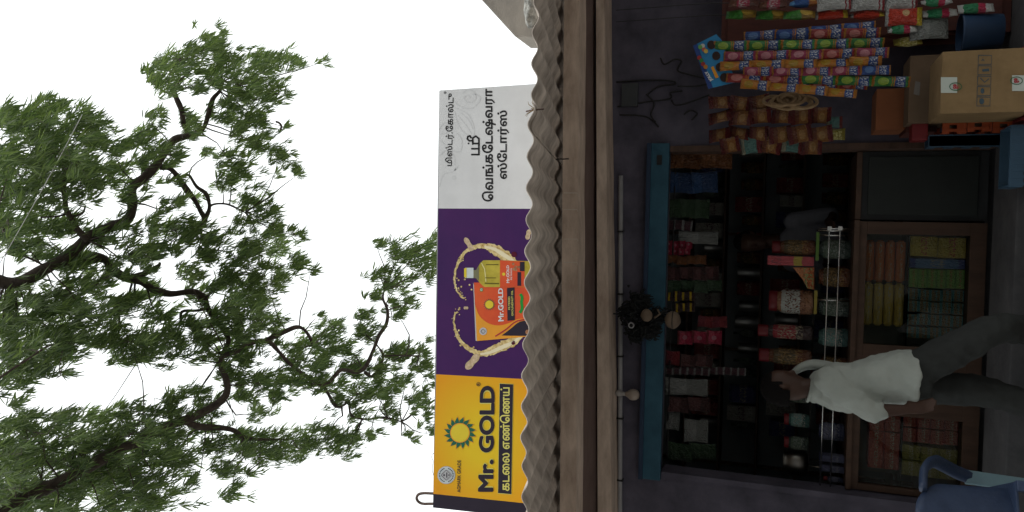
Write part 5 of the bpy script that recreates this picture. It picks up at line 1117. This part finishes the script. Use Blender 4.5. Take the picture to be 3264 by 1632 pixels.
def fuse(mb, name, mt, parent, vox=.011, it=6, wrinkle=0, seed=0, flatz=None):
    o = mb.build('tmp', mt, None, fix=True)
    r = o.modifiers.new('r', 'REMESH'); r.mode = 'VOXEL'; r.voxel_size = vox
    s = o.modifiers.new('s', 'SMOOTH'); s.iterations = it; s.factor = .5
    me = bpy.data.meshes.new_from_object(o.evaluated_get(bpy.context.evaluated_depsgraph_get()))
    bpy.data.objects.remove(o)
    off = ORG[parent]
    nr = [v.normal.copy() for v in me.vertices]
    for v, nn in zip(me.vertices, nr):
        p = v.co
        if wrinkle:
            w1 = noise.noise(Vector((p.x * 3, p.y * 3, p.z * 3 + seed))) * .5
            f = (.5 - abs(noise.noise(Vector((p.x * 7 + seed + p.z * 3, p.y * 7 + w1, p.z * 2.6 + w1))))) * .7 + (.4 - abs(noise.noise(Vector((p.x * 12 - p.z * 6, p.y * 12 + seed, p.z * 6 + w1))))) * .5 - .3 + .30 * noise.noise(Vector(((p.x + p.y * .7) * 19, seed, p.z * 3.2 + p.x * 5))) + .22 * noise.noise(Vector((p.x * 9 + p.z * 22, p.y * 14, p.z * 15 - p.x * 12 + seed)))
            v.co = p + nn * wrinkle * (f + .18)
        v.co = v.co - off
    me.polygons.foreach_set('use_smooth', [True] * len(me.polygons)); me.name = name
    me.materials.clear(); me.materials.append(mt)
    c = bpy.data.objects.new(name, me); COL.objects.link(c); c.parent = parent; ORG[c] = off
    return c
M_skin = mat('brown_skin', (.050, .024, .016), .55, scale=12, col2=(.070, .034, .022)); M_hair = mat('black_hair', (.010, .009, .009), .95, scale=60, bump=.8, spec=.1)
M_shirt = mat('white_cotton', (.34, .375, .345), .9, scale=5, col2=(.42, .455, .42), bump=.15, bscale=120); M_trou = mat('dark_trouser', (.026, .029, .028), .9, scale=20, bump=.1)
M_gshirt = mat('grey_shirt', (.16, .17, .20), .9, scale=8, bump=.1)
F_ = lambda a: Vector((math.cos(a), math.sin(a), 0))
def hand(mb, w_, d, side, s=1.0):
    """relaxed hand: palm and five bent fingers. w_ wrist, d pointing direction, side across the palm"""
    d = d.normalized(); side = (side - d * side.dot(d)).normalized(); nrm = d.cross(side)
    ring(mb, [(w_, side * .024 * s, nrm * .018 * s), (w_ + d * .03 * s, side * .034 * s, nrm * .016 * s), (w_ + d * .085 * s, side * .038 * s, nrm * .013 * s)], 12)
    for k, L in enumerate((.072, .082, .076, .060)):
        b0 = w_ + d * .078 * s + side * (.029 - .0195 * k) * s; d1 = (d + nrm * .25).normalized(); d2 = (d + nrm * .9).normalized()
        limb(mb, [b0, b0 + d1 * L * .5 * s, b0 + d1 * L * .5 * s + d2 * L * .5 * s], [.0092 * s, .0085 * s, .0068 * s], 8, 2)
    b0 = w_ + d * .025 * s + side * .028 * s
    limb(mb, [b0, b0 + (d * .6 + side * .7).normalized() * .035 * s, b0 + (d * .6 + side * .7).normalized() * .035 * s + (d + side * .15 + nrm * .3).normalized() * .032 * s], [.0125 * s, .0105 * s, .008 * s], 8, 2)
def head(mb, c, face, s=1.0, tilt=0):
    """skull, jaw, nose, ears; face = direction it looks"""
    f = face.normalized(); r_ = f.cross(Vector((0, 0, 1))).normalized(); u = r_.cross(f)
    ring(mb, [(c + u * -.118 * s + f * .050 * s, r_ * .020 * s, f * .022 * s), (c + u * -.108 * s + f * .040 * s, r_ * .040 * s, f * .048 * s), (c + u * -.075 * s + f * .022 * s, r_ * .058 * s, f * .072 * s), (c + u * -.03 * s + f * .006 * s, r_ * .068 * s, f * .090 * s), (c + u * .02 * s, r_ * .074 * s, f * .097 * s), (c + u * .06 * s - f * .004 * s, r_ * .072 * s, f * .093 * s), (c + u * .095 * s - f * .006 * s, r_ * .054 * s, f * .070 * s), (c + u * .113 * s - f * .006 * s, r_ * .026 * s, f * .034 * s)], 18)
    limb(mb, [c + f * .088 * s + u * .005 * s, c + f * .108 * s - u * .025 * s, c + f * .10 * s - u * .036 * s], [.009 * s, .013 * s, .012 * s], 8, 2)      # nose
    limb(mb, [c + f * .086 * s - u * .066 * s - r_ * .018 * s, c + f * .092 * s - u * .065 * s, c + f * .086 * s - u * .066 * s + r_ * .018 * s], [.006 * s, .008 * s, .006 * s], 8, 2)   # lips
    limb(mb, [c + f * .080 * s + u * .022 * s - r_ * .045 * s, c + f * .093 * s + u * .026 * s, c + f * .080 * s + u * .022 * s + r_ * .045 * s], [.007 * s, .009 * s, .007 * s], 8, 2)   # brow
    for e in (-1, 1): limb(mb, [c + r_ * .073 * e * s + u * .018 * s - f * .005 * s, c + r_ * .082 * e * s - f * .012 * s, c + r_ * .073 * e * s - u * .026 * s], [.012 * s, .014 * s, .009 * s], 8, 2)
def eyes(c, face, parent, s=1.0):
    f = face.normalized(); r_ = f.cross(Vector((0, 0, 1))).normalized(); u = r_.cross(f)
    for e in (-1, 1):
        m = MB(); ball(m, c + f * .072 * s + r_ * .030 * e * s + u * .004 * s, (.011 * s,) * 3, 10); ey = m.build('eye', mat('eye_white', (.28, .26, .24), .4), parent, smooth=True)
        m = MB(); ball(m, c + f * .0795 * s + r_ * .030 * e * s + u * .004 * s, (.0052 * s,) * 3, 8); m.build('iris', M_black, ey, smooth=True)
def hairmesh(c, face, s, nm, parent, low=-.02):
    f = face.normalized(); b_ = bmesh.new(); bmesh.ops.create_uvsphere(b_, u_segments=28, v_segments=18, radius=1); m = MB(); keep = {}
    r_ = f.cross(Vector((0, 0, 1))).normalized()
    for v in b_.verts:
        fr = v.co.y
        lim = low * 10 + (.55 if fr > .35 else (-.25 if fr < -.1 else .1))
        if v.co.z > lim:
            keep[v.index] = len(m.v); j = 1 + .04 * noise.noise(v.co * 6)
            m.v.append(tuple(c + (r_ * v.co.x * .087 + f * (v.co.y * .110 - .006) + Vector((0, 0, 1)) * (v.co.z * .126 + .004)) * s * j))
    m.f = [tuple(keep[v.index] for v in fa.verts) for fa in b_.faces if all(v.index in keep for v in fa.verts)]; b_.free()
    o = m.build(nm, M_hair, parent, smooth=True); so = o.modifiers.new('t', 'SOLIDIFY'); so.thickness = .012 * s; so.offset = -1
    return o

# --- customer in the white shirt: side-on, stepping to the right along the counter
QY = 4.80
hp = P(2895, 1212, QY); sh = P(2615, 1232, QY); nk = P(2572, 1238, QY); hd = P(2496, 1234, QY)
man = thing('person', (hp.x, QY, 0), 'man in a loose untucked white shirt and dark trousers walking past the counter', 'person')
fac = F_(R(28)); lat = Vector((-fac.y, fac.x, 0))          # facing right and slightly in; lat = his left
rs_, ls_ = sh - lat * .165 + Vector((-.01, 0, -.03)), sh + lat * .165 + Vector((.03, 0, .0))
el, wr = P(2775, 1312, QY - .16), P(2885, 1305, QY - .14)
b = MB()
head(b, hd, F_(R(20)) + Vector((0, 0, -.25)), 1.0)
limb(b, [hd + Vector((-.02, 0, -.06)), nk + Vector((0, 0, 0)), sh + Vector((0, 0, -.02))], [.056, .056, .07])
ring(b, [(hp + Vector((0, 0, .02)), lat * .14, fac * .10), (hp.lerp(sh, .5), lat * .14, fac * .095), (sh - Vector((0, 0, .06)), lat * .165, fac * .10), (sh + Vector((0, 0, .01)), lat * .11, fac * .07)])
limb(b, [rs_, rs_.lerp(el, .5), el, el.lerp(wr, .3), wr], [.052, .044, .038, .040, .027])
hand(b, wr, (wr - el).normalized() + fac * .1, fac, 1.05)
le, lw = ls_ + Vector((-.03, .03, -.27)), ls_ + Vector((.02, .10, -.49))
limb(b, [ls_, ls_.lerp(le, .5), le, le.lerp(lw, .4), lw], [.052, .044, .038, .040, .027]); hand(b, lw, Vector((.1, .2, -1)), fac, 1.0)
fr_h, bk_h = hp - lat * .075 + fac * .02, hp + lat * .075 - fac * .01
f_k = P(3175, 1045, QY - .06); b_k = Vector((hp.x - .04, QY + .06, .45))
f_a, b_a = Vector((f_k.x - .02, QY + .10, .205)), Vector((hp.x - .12, QY + .05, .085))
for h_, kn, an in ((fr_h, f_k, f_a), (bk_h, b_k, b_a)):
    limb(b, [h_, h_.lerp(kn, .5), kn, kn.lerp(an, .35), an], [.078, .066, .050, .050, .034])
    ft = an - Vector((0, 0, .045)); limb(b, [ft - fac * .05, ft + fac * .07, ft + fac * .16 - Vector((0, 0, .012))], [.038, .036, .026])
body = fuse(b, 'body', M_skin, man, .009, 4)
s = MB()
sd_ = Vector((0, 0, 1))
hem = Vector((hp.x + .01, QY, P(2916, 1212, QY).z))
ring(s, [(hem, lat * .205, fac * .150), (hem + Vector((0, 0, .10)), lat * .200, fac * .150), (hp.lerp(sh, .45), lat * .185, fac * .138), (sh - Vector((0, 0, .16)), lat * .195, fac * .135), (sh - Vector((0, 0, .06)), lat * .195, fac * .122), (sh + Vector((0, 0, .01)), lat * .135, fac * .085), (nk + Vector((0, 0, -.02)), lat * .075, fac * .075)], 22)
cuff = el.lerp(wr, .18)
limb(s, [rs_ + Vector((0, 0, -.005)), rs_.lerp(el, .5), el, cuff], [.074, .070, .064, .062], 14)
limb(s, [ls_, ls_.lerp(le, .55), le, le.lerp(lw, .2)], [.072, .068, .060, .055], 14)
shirt = fuse(s, 'shirt', M_shirt, man, .009, 3, wrinkle=.026, seed=3)
for k in range(2):           # collar and cloth over the far shoulder
    m = MB()
    q = [nk + F_(2 * math.pi * i / 16) * .066 + Vector((-.004, 0, -.022 - .016 * math.cos(2 * math.pi * i / 16))) for i in range(17)] if k == 0 else [P(x, y, QY + .12) for x, y in ((2730, 1195), (2660, 1172), (2600, 1162), (2560, 1168), (2526, 1190))]
    if k == 0: m.tube(q, .014, 8, cap=False, sq=.8); m.build('collar', M_shirt, shirt, smooth=True)
    else: m.tube(smooth_line([tuple(v) for v in q], 4), [.03 + .034 * math.sin(.4 + i / 16 * 2.4) - .010 * i / 16 for i in range(17)], 10, sq=.5); m.build('shoulder_cloth', M_shirt, shirt, smooth=True)
t = MB()
ring(t, [(hp + Vector((0, 0, -.10)), lat * .13, fac * .11), (hp + Vector((0, 0, -.02)), lat * .16, fac * .125), (hp + Vector((0, 0, .10)), lat * .15, fac * .11)])
for h_, kn, an in ((fr_h, f_k, f_a), (bk_h, b_k, b_a)):
    limb(t, [h_, h_.lerp(kn, .5), kn, kn.lerp(an, .5), an + Vector((0, 0, .02))], [.098, .092, .080, .074, .070], 14)
fuse(t, 'trousers', M_trou, man, .010, 4, wrinkle=.024, seed=8)
eyes(hd, F_(R(20)) + Vector((0, 0, -.25)), man)
hairmesh(hd, F_(R(20)), 1.0, 'hair', man)
# --- shopkeeper behind the counter
VY = 6.62
vh = P(2392, 772, VY); vn = P(2445, 772, VY); 
keeper = thing('person', (vh.x, VY, FZ), 'shopkeeper in a grey shirt standing in the dark behind the counter', 'person')
fc = Vector((-.35, -1, -.1)); lt = Vector((.95, -.3, 0)).normalized(); fx = Vector((-.3, -.95, 0)).normalized()
vs_ = Vector((vh.x + .01, VY, vh.z - .30)); vp = Vector((vh.x, VY + .02, FZ + .88))
b = MB(); head(b, vh, fc, 1.05); limb(b, [vh - Vector((0, 0, .06)), vs_ + Vector((0, 0, .08)), vs_], [.056, .056, .07])
ring(b, [(vp, lt * .15, fx * .10), (vp.lerp(vs_, .5), lt * .145, fx * .10), (vs_ - Vector((0, 0, .05)), lt * .17, fx * .10), (vs_ + Vector((0, 0, .02)), lt * .11, fx * .07)])
s = MB(); ring(s, [(vp - Vector((0, 0, .06)), lt * .18, fx * .14), (vp.lerp(vs_, .5), lt * .175, fx * .13), (vs_ - Vector((0, 0, .06)), lt * .20, fx * .12), (vs_ + Vector((0, 0, .02)), lt * .13, fx * .085), (vs_ + Vector((0, 0, .07)), lt * .07, fx * .07)], 20)
t = MB()
for e in (-1, 1):
    S0 = vs_ + lt * .18 * e - Vector((0, 0, .02)); E0 = S0 + Vector((.05 * e, -.05, -.28)); W0 = E0 + Vector((-.06 * e, -.22, .03))
    limb(b, [S0, E0, W0], [.05, .038, .027]); hand(b, W0, Vector((-.2 * e, -1, -.1)), Vector((-e, 0, .2)), 1.0); limb(s, [S0, S0.lerp(E0, .5), E0], [.07, .068, .062], 12)
    H0 = vp + lt * .08 * e - Vector((0, 0, .03)); K0 = H0 + Vector((0, -.02, -.42)); A0 = Vector((H0.x, H0.y, FZ + .09))
    limb(b, [H0, K0, A0], [.075, .05, .036]); limb(b, [A0 + Vector((0, .05, -.045)), A0 + Vector((0, -.15, -.05))], [.038, .03]); limb(t, [H0 + Vector((0, 0, .05)), K0, A0 + Vector((0, 0, .02))], [.095, .078, .07], 12)
fuse(b, 'body', M_skin, keeper, .010, 4); fuse(s, 'shirt', M_gshirt, keeper, .011, 4, wrinkle=.01, seed=5); fuse(t, 'trousers', M_trou, keeper, .012, 4, wrinkle=.008)
eyes(vh, fc, keeper, 1.05); hairmesh(vh, Vector((fc.x, fc.y, 0)), 1.05, 'hair', keeper)
